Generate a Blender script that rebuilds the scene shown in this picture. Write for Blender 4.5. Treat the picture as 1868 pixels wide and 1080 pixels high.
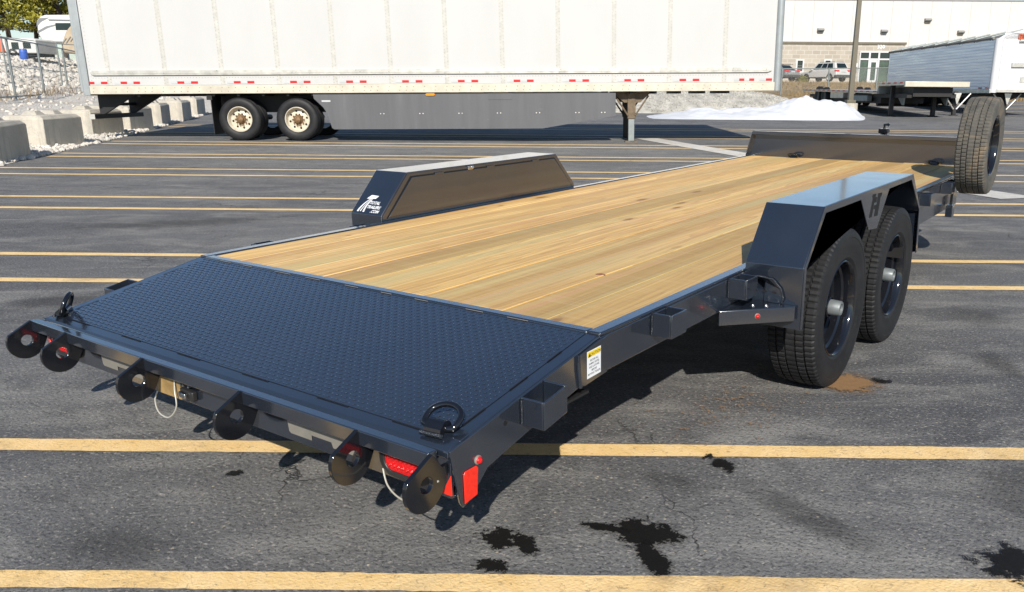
import bpy, bmesh, math, random
from mathutils import Vector, Matrix, noise
R=random.Random(7)
rad=math.radians
sc=bpy.context.scene
for o in list(bpy.data.objects): bpy.data.objects.remove(o)
# ---------------------------------------------------------------- camera
CX,CY,CZ=2.3419,-2.0111,1.2564
YAW,PITCH,ROLL,FPX,PPX,PPY=-0.6016,0.2727,0.0075,1514.83,1058.87,595.13
fwd=Vector((math.sin(YAW)*math.cos(PITCH),math.cos(YAW)*math.cos(PITCH),-math.sin(PITCH)))
r0=Vector((math.cos(YAW),-math.sin(YAW),0)); u0=r0.cross(fwd)
rgt=math.cos(ROLL)*r0+math.sin(ROLL)*u0; upv=-math.sin(ROLL)*r0+math.cos(ROLL)*u0
cd=bpy.data.cameras.new('camera'); cam=bpy.data.objects.new('camera',cd); sc.collection.objects.link(cam)
cam.matrix_world=Matrix(((rgt.x,upv.x,-fwd.x,CX),(rgt.y,upv.y,-fwd.y,CY),(rgt.z,upv.z,-fwd.z,CZ),(0,0,0,1)))
cd.sensor_width=36; cd.sensor_fit='HORIZONTAL'; cd.lens=FPX*36/1868
cd.shift_x=(934-PPX)/1868; cd.shift_y=(PPY-540)/1868
cd.clip_start=0.05; cd.clip_end=3000
sc.camera=cam
# ---------------------------------------------------------------- sky, sun, exposure
SUNDIR=Vector((-0.50745,0.66138,-0.55232)).normalized()      # direction the light travels
w=bpy.data.worlds.new('World'); sc.world=w; w.use_nodes=True
nt=w.node_tree; bg=nt.nodes['Background']
sky=nt.nodes.new('ShaderNodeTexSky'); sky.sky_type='NISHITA'; sky.sun_disc=False
sky.sun_elevation=math.asin(-SUNDIR.z); sky.sun_rotation=math.atan2(-SUNDIR.x,-SUNDIR.y)
sky.air_density=1.0; sky.dust_density=0.2; sky.ozone_density=3.0
nt.links.new(sky.outputs[0],bg.inputs[0]); bg.inputs[1].default_value=0.092
sd=bpy.data.lights.new('sun','SUN'); sun=bpy.data.objects.new('sun',sd); sc.collection.objects.link(sun)
sd.energy=5.0; sd.angle=rad(0.53); sd.color=(1.0,0.93,0.82)
sun.rotation_euler=SUNDIR.to_track_quat('-Z','Y').to_euler()
vs=sc.view_settings; vs.view_transform='Standard'; vs.look='None'; vs.exposure=0.28; vs.gamma=1.0; vs.use_curve_mapping=False
# ---------------------------------------------------------------- helpers
U=Vector((math.cos(YAW),-math.sin(YAW),0)); V=Vector((math.sin(YAW),math.cos(YAW),0)); BROT=-YAW
def gz(v): return 0.0005*max(0.0,min(v,52)-8)**2
def B(u,v,z=0.0): return Vector((CX,CY,0))+U*u+V*v+Vector((0,0,z))
def at(px,py,v):
    d=fwd+rgt*((px-PPX)/FPX)-upv*((py-PPY)/FPX); t=v/d.dot(V)
    return d.dot(U)*t, v, CZ+d.z*t
class MB:
    def __init__(s): s.v=[]; s.f=[]
    def add(s,vs_,fs,M=None):
        k=len(s.v)
        for p in vs_:
            p=Vector(p); s.v.append(M@p if M else p)
        s.f+=[tuple(i+k for i in f) for f in fs]; return s
    def box(s,x0,x1,y0,y1,z0,z1,M=None):
        return s.add([(x0,y0,z0),(x1,y0,z0),(x1,y1,z0),(x0,y1,z0),(x0,y0,z1),(x1,y0,z1),(x1,y1,z1),(x0,y1,z1)],
          [(0,3,2,1),(4,5,6,7),(0,1,5,4),(1,2,6,5),(2,3,7,6),(3,0,4,7)],M)
    def prism(s,pts,a,b,axis='x',M=None):
        # polygon pts (2d) extruded from a to b; axis x: pts=(y,z); y: (x,z); z: (x,y)
        def q(p,t): return {'x':(t,p[0],p[1]),'y':(p[0],t,p[1]),'z':(p[0],p[1],t)}[axis]
        n=len(pts)
        ar=sum(pts[i][0]*pts[(i+1)%n][1]-pts[(i+1)%n][0]*pts[i][1] for i in range(n))
        if (ar<0): pts=pts[::-1]
        if axis=='y': pts=pts[::-1]
        if a>b: a,b=b,a
        vs_=[q(p,a) for p in pts]+[q(p,b) for p in pts]
        return s.add(vs_,[tuple(range(n-1,-1,-1)),tuple(range(n,2*n))]+[(i,(i+1)%n,(i+1)%n+n,i+n) for i in range(n)],M)
    def tube(s,path,r,n=8,closed=False,caps=True,M=None):
        path=[Vector(p) for p in path]; m=len(path); k=len(s.v); pr=None; rings=[]
        for i,p in enumerate(path):
            a=path[(i-1)%m] if (closed or i>0) else p; b=path[(i+1)%m] if (closed or i<m-1) else p
            t=(b-a).normalized()
            if pr is None: pr=t.orthogonal().normalized()
            pr=(pr-t*pr.dot(t)).normalized(); q=t.cross(pr)
            rr=r[i] if isinstance(r,(list,tuple)) else r
            rings.append([p+(pr*math.cos(2*math.pi*j/n)+q*math.sin(2*math.pi*j/n))*rr for j in range(n)])
        vs_=[p for g in rings for p in g]; fs=[]
        for i in range(m if closed else m-1):
            i2=(i+1)%m
            for j in range(n): fs.append((i*n+j,i*n+(j+1)%n,i2*n+(j+1)%n,i2*n+j))
        if caps and not closed: fs+=[tuple(range(n-1,-1,-1)),tuple((m-1)*n+j for j in range(n))]
        return s.add(vs_,fs,M)
    def lathe(s,prof,n=32,M=None,fn=None,close=False):
        # profile (radius, x) spun round the x axis
        m=len(prof); vs_=[]
        for i in range(n):
            a=2*math.pi*i/n
            for j,(r,x) in enumerate(prof):
                if fn: r,x=fn(i,j,r,x)
                vs_.append((x,r*math.cos(a),r*math.sin(a)))
        fs=[]
        for i in range(n):
            i2=(i+1)%n
            for j in range(m if close else m-1):
                j2=(j+1)%m
                fs.append((i*m+j,i*m+j2,i2*m+j2,i2*m+j))
        return s.add(vs_,fs,M)
    def build(s,name,mat,parent=None,smooth=None,bevel=0,seg=2,loc=None,rot=None):
        me=bpy.data.meshes.new(name); me.from_pydata([tuple(p) for p in s.v],[],s.f)
        bm=bmesh.new(); bm.from_mesh(me); bmesh.ops.recalc_face_normals(bm,faces=bm.faces); bm.to_mesh(me); bm.free()
        return link(name,me,mat,parent,smooth,bevel,seg,loc,rot)
def link(name,me,mat,parent=None,smooth=None,bevel=0,seg=2,loc=None,rot=None):
    me.materials.append(mat)
    if smooth is not None:
        me.polygons.foreach_set('use_smooth',[True]*len(me.polygons)); me.set_sharp_from_angle(angle=rad(smooth))
    o=bpy.data.objects.new(name,me); sc.collection.objects.link(o)
    if parent: o.parent=parent
    if loc is not None: o.location=loc
    if rot is not None: o.rotation_euler=rot
    if bevel:
        b=o.modifiers.new('bevel','BEVEL'); b.width=bevel; b.segments=seg; b.limit_method='ANGLE'; b.angle_limit=rad(35); b.harden_normals=False
        if smooth is None:
            me.polygons.foreach_set('use_smooth',[True]*len(me.polygons)); me.set_sharp_from_angle(angle=rad(30))
    return o
def empty(name,loc=(0,0,0),rot=(0,0,0),parent=None):
    o=bpy.data.objects.new(name,None); sc.collection.objects.link(o); o.location=loc; o.rotation_euler=rot; o.empty_display_size=0.2
    if parent: o.parent=parent
    return o
def tag(o,label=None,cat=None,group=None,kind=None):
    if label: o['label']=label
    if cat: o['category']=cat
    if group: o['group']=group
    if kind: o['kind']=kind
    return o
def copy_tree(o,parent=None):
    c=o.copy(); sc.collection.objects.link(c); c.parent=parent
    for ch in o.children: copy_tree(ch,c)
    return c
def text_mesh(txt,size,shear=0.0,ext=0.0,align='CENTER',space=1.0,bold=0.0):
    cu=bpy.data.curves.new('lettering','FONT'); cu.body=txt; cu.size=size; cu.shear=shear; cu.extrude=ext; cu.align_x=align
    cu.resolution_u=2; cu.space_character=space; cu.offset=bold
    o=bpy.data.objects.new('lettering',cu); sc.collection.objects.link(o)
    bpy.context.view_layer.update()
    me=bpy.data.meshes.new_from_object(o.evaluated_get(bpy.context.evaluated_depsgraph_get()))
    bpy.data.objects.remove(o); return me
def fbm(x,y,s=1.0,o=4,seed=0.0):
    a=0;amp=0.5;f=s
    for _ in range(o):
        a+=amp*noise.noise(Vector((x*f+seed,y*f-seed*0.7,seed*1.3))); amp*=0.5; f*=2.03
    return a
# ---------------------------------------------------------------- materials
def new(name):
    m=bpy.data.materials.new(name); m.use_nodes=True
    return m,m.node_tree,m.node_tree.nodes['Principled BSDF']
class NT:
    def __init__(s,t): s.t=t
    def n(s,ty,**kw):
        x=s.t.nodes.new(ty)
        for k,v_ in kw.items():
            if k.startswith('i_'):
                key=k[2:]; x.inputs[int(key) if key.isdigit() else key.replace('_',' ')].default_value=v_
            else: setattr(x,k,v_)
        return x
    def l(s,a,b): s.t.links.new(a,b)
    def noise(s,vec,scale,detail=4,rough=0.55,dist=0.0):
        x=s.n('ShaderNodeTexNoise'); x.inputs['Scale'].default_value=scale; x.inputs['Detail'].default_value=detail
        x.inputs['Roughness'].default_value=rough; x.inputs['Distortion'].default_value=dist
        if vec: s.l(vec,x.inputs['Vector'])
        return x.outputs['Fac']
    def ramp(s,fac,stops):
        x=s.n('ShaderNodeValToRGB'); e=x.color_ramp.elements
        while len(e)<len(stops): e.new(0.5)
        for i,(p,c) in enumerate(stops):
            e[i].position=p; e[i].color=(c,c,c,1) if isinstance(c,(int,float)) else (*c,1)
        s.l(fac,x.inputs[0]); return x.outputs[0]
    def mix(s,fac,a,b,mode='MIX'):
        x=s.n('ShaderNodeMix',data_type='RGBA',blend_type=mode)
        for sock,v_ in ((x.inputs[0],fac),(x.inputs[6],a),(x.inputs[7],b)):
            if isinstance(v_,(int,float)): sock.default_value=v_
            elif isinstance(v_,tuple): sock.default_value=(*v_,1)
            else: s.l(v_,sock)
        return x.outputs[2]
    def math(s,op,a,b=0.0,c=None):
        x=s.n('ShaderNodeMath',operation=op)
        for i,v_ in enumerate((a,b,c)):
            if v_ is None: continue
            if isinstance(v_,(int,float)): x.inputs[i].default_value=v_
            else: s.l(v_,x.inputs[i])
        return x.outputs[0]
    def mapping(s,vec,scale=(1,1,1),loc=(0,0,0),rot=(0,0,0)):
        x=s.n('ShaderNodeMapping'); x.inputs['Scale'].default_value=scale; x.inputs['Location'].default_value=loc; x.inputs['Rotation'].default_value=rot
        s.l(vec,x.inputs[0]); return x.outputs[0]
    def obj(s): return s.n('ShaderNodeTexCoord').outputs['Object']
    def pos(s): return s.n('ShaderNodeNewGeometry').outputs['Position']
    def bump(s,h,strength,dist,bsdf):
        x=s.n('ShaderNodeBump'); x.inputs['Strength'].default_value=strength; x.inputs['Distance'].default_value=dist
        s.l(h,x.inputs['Height']); s.l(x.outputs[0],bsdf.inputs['Normal'])
def plain(name,col,rough=0.5,metal=0.0,spec=0.5,ior=1.5,coat=0.0,var=0.0,vscale=3.0,bump=0.0,bscale=60,rvar=0.0):
    m,t,b=new(name); N=NT(t)
    b.inputs['Base Color'].default_value=(*col,1); b.inputs['Roughness'].default_value=rough; b.inputs['Metallic'].default_value=metal
    b.inputs['Specular IOR Level'].default_value=spec; b.inputs['IOR'].default_value=ior
    b.inputs['Coat Weight'].default_value=coat; b.inputs['Coat Roughness'].default_value=0.05
    if var or rvar or bump:
        c=N.obj()
        if var:
            f=N.ramp(N.noise(c,vscale,6,0.62),[(0.3,0.0),(0.7,1.0)])
            N.l(N.mix(f,tuple(x*(1-var) for x in col),tuple(min(1,x*(1+var)) for x in col)),b.inputs['Base Color'])
        if rvar:
            N.l(N.ramp(N.noise(c,vscale*2.7,5),[(0.3,max(0.02,rough-rvar)),(0.7,rough+rvar)]),b.inputs['Roughness'])
        if bump: N.bump(N.noise(c,bscale,4),bump,0.01,b)
    return m
def paint_steel():
    m,t,b=new('slate_black_paint'); N=NT(t); c=N.obj()
    b.inputs['IOR'].default_value=1.65; b.inputs['Coat Weight'].default_value=1.0; b.inputs['Coat IOR'].default_value=1.78; b.inputs['Coat Roughness'].default_value=0.10
    f=N.ramp(N.noise(c,2.5,6,0.65),[(0.3,0.0),(0.75,1.0)])
    col=N.mix(f,(0.011,0.0155,0.025),(0.017,0.0225,0.034))
    dust=N.ramp(N.noise(c,90,3,0.7),[(0.66,0.0),(0.76,1.0)])
    dm=N.math('MULTIPLY',dust,0.07)
    col=N.mix(dm,col,(0.22,0.2,0.17))
    N.l(col,b.inputs['Base Color'])
    N.l(N.ramp(N.noise(c,6,5,0.6),[(0.25,0.16),(0.75,0.27)]),b.inputs['Roughness'])
    N.bump(N.noise(c,35,3),0.05,0.004,b)
    return m
M={}
M['paint']=paint_steel()
M['gloss']=plain('gloss_black_paint',(0.007,0.008,0.011),0.10,ior=1.7,var=0.2,rvar=0.04)
M['underside']=plain('dull_black_steel',(0.012,0.012,0.013),0.6,var=0.3)
M['cut']=plain('dark_opening',(0.004,0.004,0.005),0.8,var=0.2)
M['weld']=plain('weld_bead',(0.035,0.04,0.05),0.22,metal=0.3,bump=0.8,bscale=160,var=0.3)
M['zinc']=plain('zinc_grey',(0.16,0.18,0.19),0.45,metal=0.2,var=0.18,vscale=20,rvar=0.1)
M['chrome']=plain('bright_steel',(0.6,0.6,0.6),0.15,metal=1.0,var=0.1)
M['greyplate']=plain('grey_cover_plate',(0.20,0.19,0.17),0.45,var=0.18,vscale=9)
M['red']=plain('red_lens',(0.62,0.012,0.014),0.18,ior=1.5,var=0.25,vscale=60,bump=0.5,bscale=140)
M['reflector']=plain('red_reflector',(0.80,0.03,0.015),0.22,var=0.15,vscale=90)
M['amber']=plain('amber_lens',(0.8,0.25,0.02),0.2,var=0.2,vscale=40)
M['rubberblack']=plain('black_grommet',(0.02,0.02,0.021),0.45,var=0.2)
M['cable']=plain('clear_sheathed_cable',(0.55,0.54,0.48),0.3,metal=0.3,var=0.1)
M['tan']=plain('tan_film',(0.30,0.20,0.08),0.5,var=0.35,vscale=14)
M['white']=plain('white_vinyl',(0.75,0.77,0.80),0.4,var=0.04)
M['yellowlabel']=plain('yellow_label',(0.80,0.58,0.02),0.4,var=0.04)
M['ink']=plain('label_ink',(0.04,0.04,0.05),0.5,var=0.05)
def rubber():
    m,t,b=new('tyre_rubber'); N=NT(t); c=N.obj()
    n1=N.noise(c,7,6,0.65)
    col=N.ramp(n1,[(0.3,(0.010,0.0105,0.012)),(0.7,(0.021,0.0215,0.024))])
    d=N.ramp(N.noise(c,45,4,0.7),[(0.62,0.0),(0.80,0.5)])
    N.l(N.mix(d,col,(0.085,0.08,0.07)),b.inputs['Base Color'])
    b.inputs['Roughness'].default_value=0.55; b.inputs['Specular IOR Level'].default_value=0.3
    N.bump(N.noise(c,120,3),0.25,0.003,b); return m
def rubber_dirty():
    m,t,b=new('muddy_tyre_rubber'); N=NT(t); c=N.obj()
    n1=N.noise(c,5,6,0.7,1.0)
    col=N.ramp(n1,[(0.3,(0.045,0.045,0.044)),(0.52,(0.095,0.09,0.078)),(0.8,(0.26,0.18,0.10))])
    N.l(col,b.inputs['Base Color']); b.inputs['Roughness'].default_value=0.8
    N.bump(N.noise(c,120,3),0.3,0.003,b); return m
M['rubber']=rubber(); M['rubber_dirty']=rubber_dirty()
def wood():
    m,t,b=new('pine_plank'); N=NT(t)
    c=N.obj(); oi=N.n('ShaderNodeObjectInfo').outputs['Random']
    off=N.n('ShaderNodeCombineXYZ'); N.l(N.math('MULTIPLY',oi,37.0),off.inputs[0]); N.l(N.math('MULTIPLY',oi,91.0),off.inputs[1]); N.l(N.math('MULTIPLY',oi,13.0),off.inputs[2])
    va=N.n('ShaderNodeVectorMath',operation='ADD'); N.l(c,va.inputs[0]); N.l(off.outputs[0],va.inputs[1]); p=va.outputs[0]
    # growth rings bent by slow noise
    wob=N.noise(N.mapping(p,(3.0,0.20,1)),1.6,4,0.5)
    xr=N.n('ShaderNodeSeparateXYZ'); N.l(p,xr.inputs[0])
    ph=N.math('ADD',N.math('MULTIPLY',xr.outputs[0],14.0),N.math('MULTIPLY',wob,7.0))
    ring=N.math('FRACT',N.math('MULTIPLY',ph,2.2))
    rg=N.ramp(ring,[(0.0,0.0),(0.62,0.35),(0.9,1.0),(1.0,0.1)])
    fib=N.noise(N.mapping(p,(75,0.9,30)),1.0,4,0.65)
    tone=N.noise(N.mapping(p,(6,0.2,1)),1.2,5,0.65)
    col=N.ramp(tone,[(0.30,(0.56,0.36,0.15)),(0.5,(0.76,0.53,0.245)),(0.70,(0.92,0.69,0.37))])
    pl=N.ramp(oi,[(0.0,(0.64,0.63,0.49)),(0.25,(1.12,1.05,0.80)),(0.5,(0.74,0.71,0.55)),(0.75,(1.2,1.13,0.93)),(1.0,(0.86,0.78,0.54))])
    col=N.mix(1.0,col,pl,'MULTIPLY')
    col=N.mix(N.math('MULTIPLY',rg,0.62),col,(0.44,0.25,0.09))
    col=N.mix(N.ramp(fib,[(0.3,0.62),(0.58,0.0)]),col,(0.33,0.19,0.08))
    # reddish heart streaks and greenish treatment tint
    st=N.ramp(N.noise(N.mapping(p,(13,0.24,1)),1.3,4,0.55,0.4),[(0.54,0.0),(0.70,0.75)])
    col=N.mix(st,col,(0.56,0.30,0.16))
    gr=N.ramp(N.noise(N.mapping(p,(7,0.3,1),(3,1,0)),1.1,4),[(0.50,0.0),(0.70,0.6)])
    col=N.mix(gr,col,(0.50,0.44,0.21))
    # knots
    vo=N.n('ShaderNodeTexVoronoi',feature='F1'); N.l(N.mapping(p,(5.0,1.7,0.0)),vo.inputs['Vector']); vo.inputs['Scale'].default_value=1.0; vo.inputs['Randomness'].default_value=1.0
    dd=vo.outputs['Distance']
    vsx=N.n('ShaderNodeSeparateColor'); N.l(vo.outputs['Color'],vsx.inputs[0])
    dk=N.math('DIVIDE',dd,N.math('ADD',0.55,N.math('MULTIPLY',vsx.outputs[1],0.9)))
    k=N.math('MULTIPLY',N.ramp(dk,[(0.045,1.0),(0.065,0.9),(0.078,0.35),(0.13,0.0)]),N.ramp(vsx.outputs[0],[(0.36,0.0),(0.38,1.0)]))
    col=N.mix(N.math('MULTIPLY',k,0.85),col,(0.24,0.105,0.04))
    # grading-stamp scuffs and pale chatter from the planer
    ch=N.ramp(N.noise(N.mapping(p,(3,60,1)),1.0,2),[(0.5,0.0),(0.75,0.14)])
    col=N.mix(ch,col,(0.78,0.65,0.42))
    N.l(col,b.inputs['Base Color']); b.inputs['Roughness'].default_value=0.62
    h=N.math('ADD',N.math('MULTIPLY',fib,0.5),N.math('MULTIPLY',rg,0.3)); h=N.math('SUBTRACT',h,N.math('MULTIPLY',k,0.5))
    N.bump(h,0.35,0.004,b); return m
M['wood']=wood()
M['knot']=plain('dark_knot',(0.20,0.09,0.05),0.6,var=0.4,vscale=40)
def asphalt():
    m,t,b=new('asphalt'); N=NT(t); p=N.pos()
    q=N.mapping(p,(1,1,1),(0,0,0),(0,0,-BROT))
    big=N.noise(N.mapping(q,(0.16,0.42,1)),1.0,6,0.62,0.6)
    mid=N.noise(N.mapping(q,(0.8,2.2,1)),1.3,7,0.7,0.8)
    col=N.ramp(big,[(0.30,(0.078,0.079,0.084)),(0.50,(0.126,0.127,0.130)),(0.70,(0.190,0.188,0.184))])
    col=N.mix(N.ramp(mid,[(0.46,0.0),(0.64,0.9)]),col,(0.235,0.231,0.222))
    col=N.mix(N.ramp(N.noise(q,2.3,5,0.7,1.5),[(0.50,0.0),(0.66,0.5)]),col,(0.062,0.062,0.067))
    # stone chips
    fine=N.noise(p,75,4,0.72)
    col=N.mix(N.ramp(fine,[(0.37,0.78),(0.48,0.0)]),col,(0.026,0.026,0.027))
    col=N.mix(N.ramp(N.noise(p,62,3,0.65),[(0.57,0.0),(0.66,0.8)]),col,(0.33,0.315,0.29))
    vo=N.n('ShaderNodeTexVoronoi'); N.l(p,vo.inputs['Vector']); vo.inputs['Scale'].default_value=26
    chip=N.math('MULTIPLY',N.ramp(vo.outputs['Distance'],[(0.09,1.0),(0.13,0.0)]),N.ramp(N.noise(p,9,2),[(0.53,0.0),(0.6,1.0)]))
    col=N.mix(chip,col,(0.42,0.37,0.28))
    # hairline cracks
    ve=N.n('ShaderNodeTexVoronoi',feature='DISTANCE_TO_EDGE'); ve.inputs['Scale'].default_value=1.0
    dv=N.n('ShaderNodeVectorMath',operation='ADD'); 
    nz=N.n('ShaderNodeTexNoise'); nz.inputs['Scale'].default_value=5.0; nz.inputs['Detail'].default_value=5; N.l(p,nz.inputs['Vector'])
    ms=N.n('ShaderNodeVectorMath',operation='SCALE'); ms.inputs['Scale'].default_value=0.5; N.l(nz.outputs['Color'],ms.inputs[0])
    N.l(p,dv.inputs[0]); N.l(ms.outputs[0],dv.inputs[1]); N.l(dv.outputs[0],ve.inputs['Vector'])
    cr=N.math('MULTIPLY',N.ramp(ve.outputs['Distance'],[(0.002,1.0),(0.007,0.0)]),N.ramp(N.noise(p,1.3,3),[(0.55,0.0),(0.64,0.85)]))
    col=N.mix(cr,col,(0.012,0.012,0.012))
    N.l(col,b.inputs['Base Color'])
    N.l(N.ramp(mid,[(0.3,0.72),(0.7,0.92)]),b.inputs['Roughness'])
    h=N.math('ADD',fine,N.math('MULTIPLY',N.noise(p,60,3,0.6),1.2)); h=N.math('SUBTRACT',h,N.math('MULTIPLY',cr,2.0))
    N.bump(h,0.8,0.007,b); return m
M['asphalt']=asphalt()
def roadpaint(name,c1,c2,wear):
    m,t,b=new(name); N=NT(t); p=N.pos()
    col=N.mix(N.ramp(N.noise(p,6,6,0.7,0.6),[(0.35,0.0),(0.7,1.0)]),c1,c2)
    wn=N.ramp(N.noise(p,42,6,0.8,0.7),[(0.55,0.0),(0.64,wear)])
    col=N.mix(wn,col,(0.17,0.13,0.085))
    col=N.mix(N.ramp(N.noise(p,1.7,6,0.7,1.0),[(0.54,0.0),(0.70,0.5)]),col,(0.24,0.17,0.10))
    N.l(col,b.inputs['Base Color']); b.inputs['Roughness'].default_value=0.75
    N.bump(N.noise(p,120,3),0.8,0.004,b); return m
M['yellow']=roadpaint('yellow_line_paint',(0.78,0.53,0.22),(0.88,0.65,0.34),0.55)
M['whiteline']=roadpaint('white_line_paint',(0.50,0.48,0.44),(0.66,0.64,0.60),0.5)
def concrete():
    m,t,b=new('cast_concrete'); N=NT(t); c=N.obj()
    col=N.ramp(N.noise(c,1.8,6,0.65),[(0.3,(0.36,0.34,0.30)),(0.7,(0.56,0.52,0.44))])
    drip=N.noise(N.mapping(c,(9,9,0.7)),1.0,5,0.65)
    col=N.mix(N.ramp(drip,[(0.52,0.0),(0.72,0.55)]),col,(0.22,0.21,0.19))
    pit=N.ramp(N.noise(c,28,4,0.7),[(0.66,0.0),(0.74,0.7)])
    col=N.mix(pit,col,(0.18,0.17,0.15)); N.l(col,b.inputs['Base Color']); b.inputs['Roughness'].default_value=0.9
    N.bump(N.noise(c,22,5,0.7),0.6,0.03,b); return m
M['concrete']=concrete()
def stones(name,ca,cb,cc,scale):
    m,t,b=new(name); N=NT(t); p=N.pos()
    vo=N.n('ShaderNodeTexVoronoi'); N.l(p,vo.inputs['Vector']); vo.inputs['Scale'].default_value=scale
    col=N.ramp(vo.outputs['Color'],[(0.1,ca),(0.5,cb),(0.9,cc)])
    N.l(N.mix(N.ramp(N.noise(p,0.5,4),[(0.5,0.0),(0.75,0.5)]),col,(0.33,0.26,0.19)),b.inputs['Base Color'])
    b.inputs['Roughness'].default_value=0.95
    N.bump(vo.outputs['Distance'],0.9,0.06,b); return m
M['gravel']=stones('limestone_gravel',(0.44,0.41,0.36),(0.58,0.545,0.49),(0.70,0.67,0.62),11)
M['stone']=plain('limestone_chunk',(0.55,0.52,0.47),0.95,var=0.3,vscale=1.2)
M['stone2']=plain('grey_gravel_stone',(0.37,0.36,0.33),0.95,var=0.35,vscale=2.0)
M['snow']=plain('old_snow',(0.60,0.62,0.66),0.75,var=0.10,vscale=1.5,bump=1.0,bscale=5)
def drygrass():
    m,t,b=new('dry_grass_ground'); N=NT(t); p=N.pos()
    col=N.ramp(N.noise(p,0.9,6,0.7),[(0.3,(0.30,0.21,0.10)),(0.6,(0.46,0.34,0.18)),(0.8,(0.56,0.44,0.26))])
    N.l(N.mix(N.ramp(N.noise(p,9,4,0.7),[(0.4,0.4),(0.6,0.0)]),col,(0.2,0.13,0.06)),b.inputs['Base Color']); b.inputs['Roughness'].default_value=1.0
    N.bump(N.noise(p,5,5,0.7),1.0,0.3,b); return m
M['drygrass']=drygrass()
def panel_white():
    m,t,b=new('white_van_panel'); N=NT(t); c=N.obj()
    col=N.ramp(N.noise(N.mapping(c,(0.8,1,0.35)),1.2,5,0.6),[(0.3,(0.475,0.477,0.477)),(0.7,(0.505,0.507,0.506))])
    drip=N.ramp(N.noise(N.mapping(c,(6,1,0.35)),1.0,5,0.65),[(0.62,0.0),(0.85,0.12)])
    N.l(N.mix(drip,col,(0.40,0.39,0.36)),b.inputs['Base Color']); b.inputs['Roughness'].default_value=0.35
    N.bump(N.noise(c,0.9,3),0.08,0.03,b); return m
M['van']=panel_white()
M['rivet']=plain('rivet_strip_aluminium',(0.46,0.455,0.43),0.5,metal=0.0,var=0.15,vscale=8)
M['rivethead']=plain('tarnished_rivets',(0.24,0.22,0.17),0.5,metal=0.3,var=0.2,vscale=8)
M['alum']=plain('weathered_aluminium',(0.62,0.60,0.55),0.38,metal=0.6,var=0.18,vscale=4,rvar=0.12)
M['greypost']=plain('grey_painted_post',(0.33,0.36,0.37),0.4,metal=0.3,var=0.12)
M['railcream']=plain('cream_bottom_rail',(0.57,0.53,0.44),0.42,metal=0.2,var=0.16,vscale=3)
def skirtm():
    m,t,b=new('grey_skirt_panel'); N=NT(t); c=N.obj()
    drip=N.noise(N.mapping(c,(3.0,1,0.25)),1.0,6,0.7)
    col=N.ramp(drip,[(0.3,(0.080,0.083,0.092)),(0.6,(0.102,0.105,0.116)),(0.82,(0.15,0.152,0.158))])
    col=N.mix(N.ramp(N.noise(N.mapping(c,(1.5,1,5)),1.0,5,0.7),[(0.62,0.0),(0.8,0.5)]),col,(0.22,0.21,0.20))
    N.l(col,b.inputs['Base Color']); b.inputs['Roughness'].default_value=0.5; return m
M['skirt']=skirtm()
M['tapered']=plain('red_tape',(0.50,0.02,0.02),0.3,var=0.1)
M['tapewhite']=plain('silver_tape',(0.48,0.49,0.50),0.3,var=0.1)
M['rust']=plain('rusty_brown_steel',(0.13,0.095,0.06),0.7,var=0.4,vscale=8)
M['wheelcream']=plain('cream_steel_wheel',(0.55,0.50,0.40),0.5,var=0.25,vscale=9)
M['rusthub']=plain('rusty_hub',(0.20,0.12,0.06),0.7,metal=0.3,var=0.5,vscale=25)
M['galv']=plain('galvanised_pipe',(0.25,0.28,0.28),0.5,metal=0.5,var=0.15,vscale=6)
M['wallwhite']=plain('white_precast_wall',(0.565,0.557,0.545),0.8,var=0.035,vscale=0.3)
def cmu():
    m,t,b=new('concrete_masonry'); N=NT(t); c=N.obj()
    x=N.n('ShaderNodeTexBrick'); x.inputs['Scale'].default_value=1.0; x.inputs['Brick Width'].default_value=0.82; x.inputs['Row Height'].default_value=0.41
    x.inputs['Mortar Size'].default_value=0.03; x.inputs['Color1'].default_value=(0.33,0.305,0.265,1); x.inputs['Color2'].default_value=(0.42,0.39,0.34,1); x.inputs['Mortar'].default_value=(0.50,0.48,0.44,1)
    cc=N.n('ShaderNodeSeparateXYZ'); N.l(c,cc.inputs[0]); cb=N.n('ShaderNodeCombineXYZ'); N.l(cc.outputs[0],cb.inputs[0]); N.l(cc.outputs[2],cb.inputs[1]); N.l(cb.outputs[0],x.inputs['Vector'])
    N.l(N.mix(N.ramp(N.noise(c,2,5),[(0.4,0.3),(0.7,0.0)]),x.outputs[0],(0.33,0.28,0.22)),b.inputs['Base Color']); b.inputs['Roughness'].default_value=0.9; return m
M['cmu']=cmu()
M['glass']=plain('dark_window_glass',(0.012,0.022,0.022),0.05,ior=1.6,var=0.3,vscale=0.8)
M['doorglass']=plain('green_tinted_glass',(0.05,0.085,0.07),0.06,ior=1.6,var=0.5,vscale=0.9)
M['frame']=plain('pale_aluminium_frame',(0.58,0.60,0.62),0.4,metal=0.2,var=0.06)
M['bronze']=plain('bronze_pole_paint',(0.13,0.115,0.085),0.45,var=0.12,vscale=2)
M['fixture']=plain('grey_light_fixture',(0.25,0.25,0.25),0.5,var=0.1)
M['tread_blue']=None
def polished():
    m,t,b=new('polished_aluminium_side'); N=NT(t); c=N.obj()
    b.inputs['Metallic'].default_value=0.6; b.inputs['Base Color'].default_value=(0.62,0.64,0.76,1)
    N.l(N.ramp(N.noise(N.mapping(c,(1,0.4,6)),1.0,4),[(0.3,0.26),(0.7,0.42)]),b.inputs['Roughness'])
    N.l(N.mix(N.ramp(N.noise(N.mapping(c,(1,0.3,8)),1.2,4),[(0.35,0.0),(0.7,1.0)]),(0.62,0.65,0.78),(0.74,0.76,0.86)),b.inputs['Base Color'])
    N.bump(N.noise(N.mapping(c,(1,0.8,5)),1.0,3),0.25,0.02,b); return m
M['polished']=polished()
M['hopperwhite']=plain('white_trailer_nose',(0.63,0.64,0.66),0.4,var=0.04,vscale=2)
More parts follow.
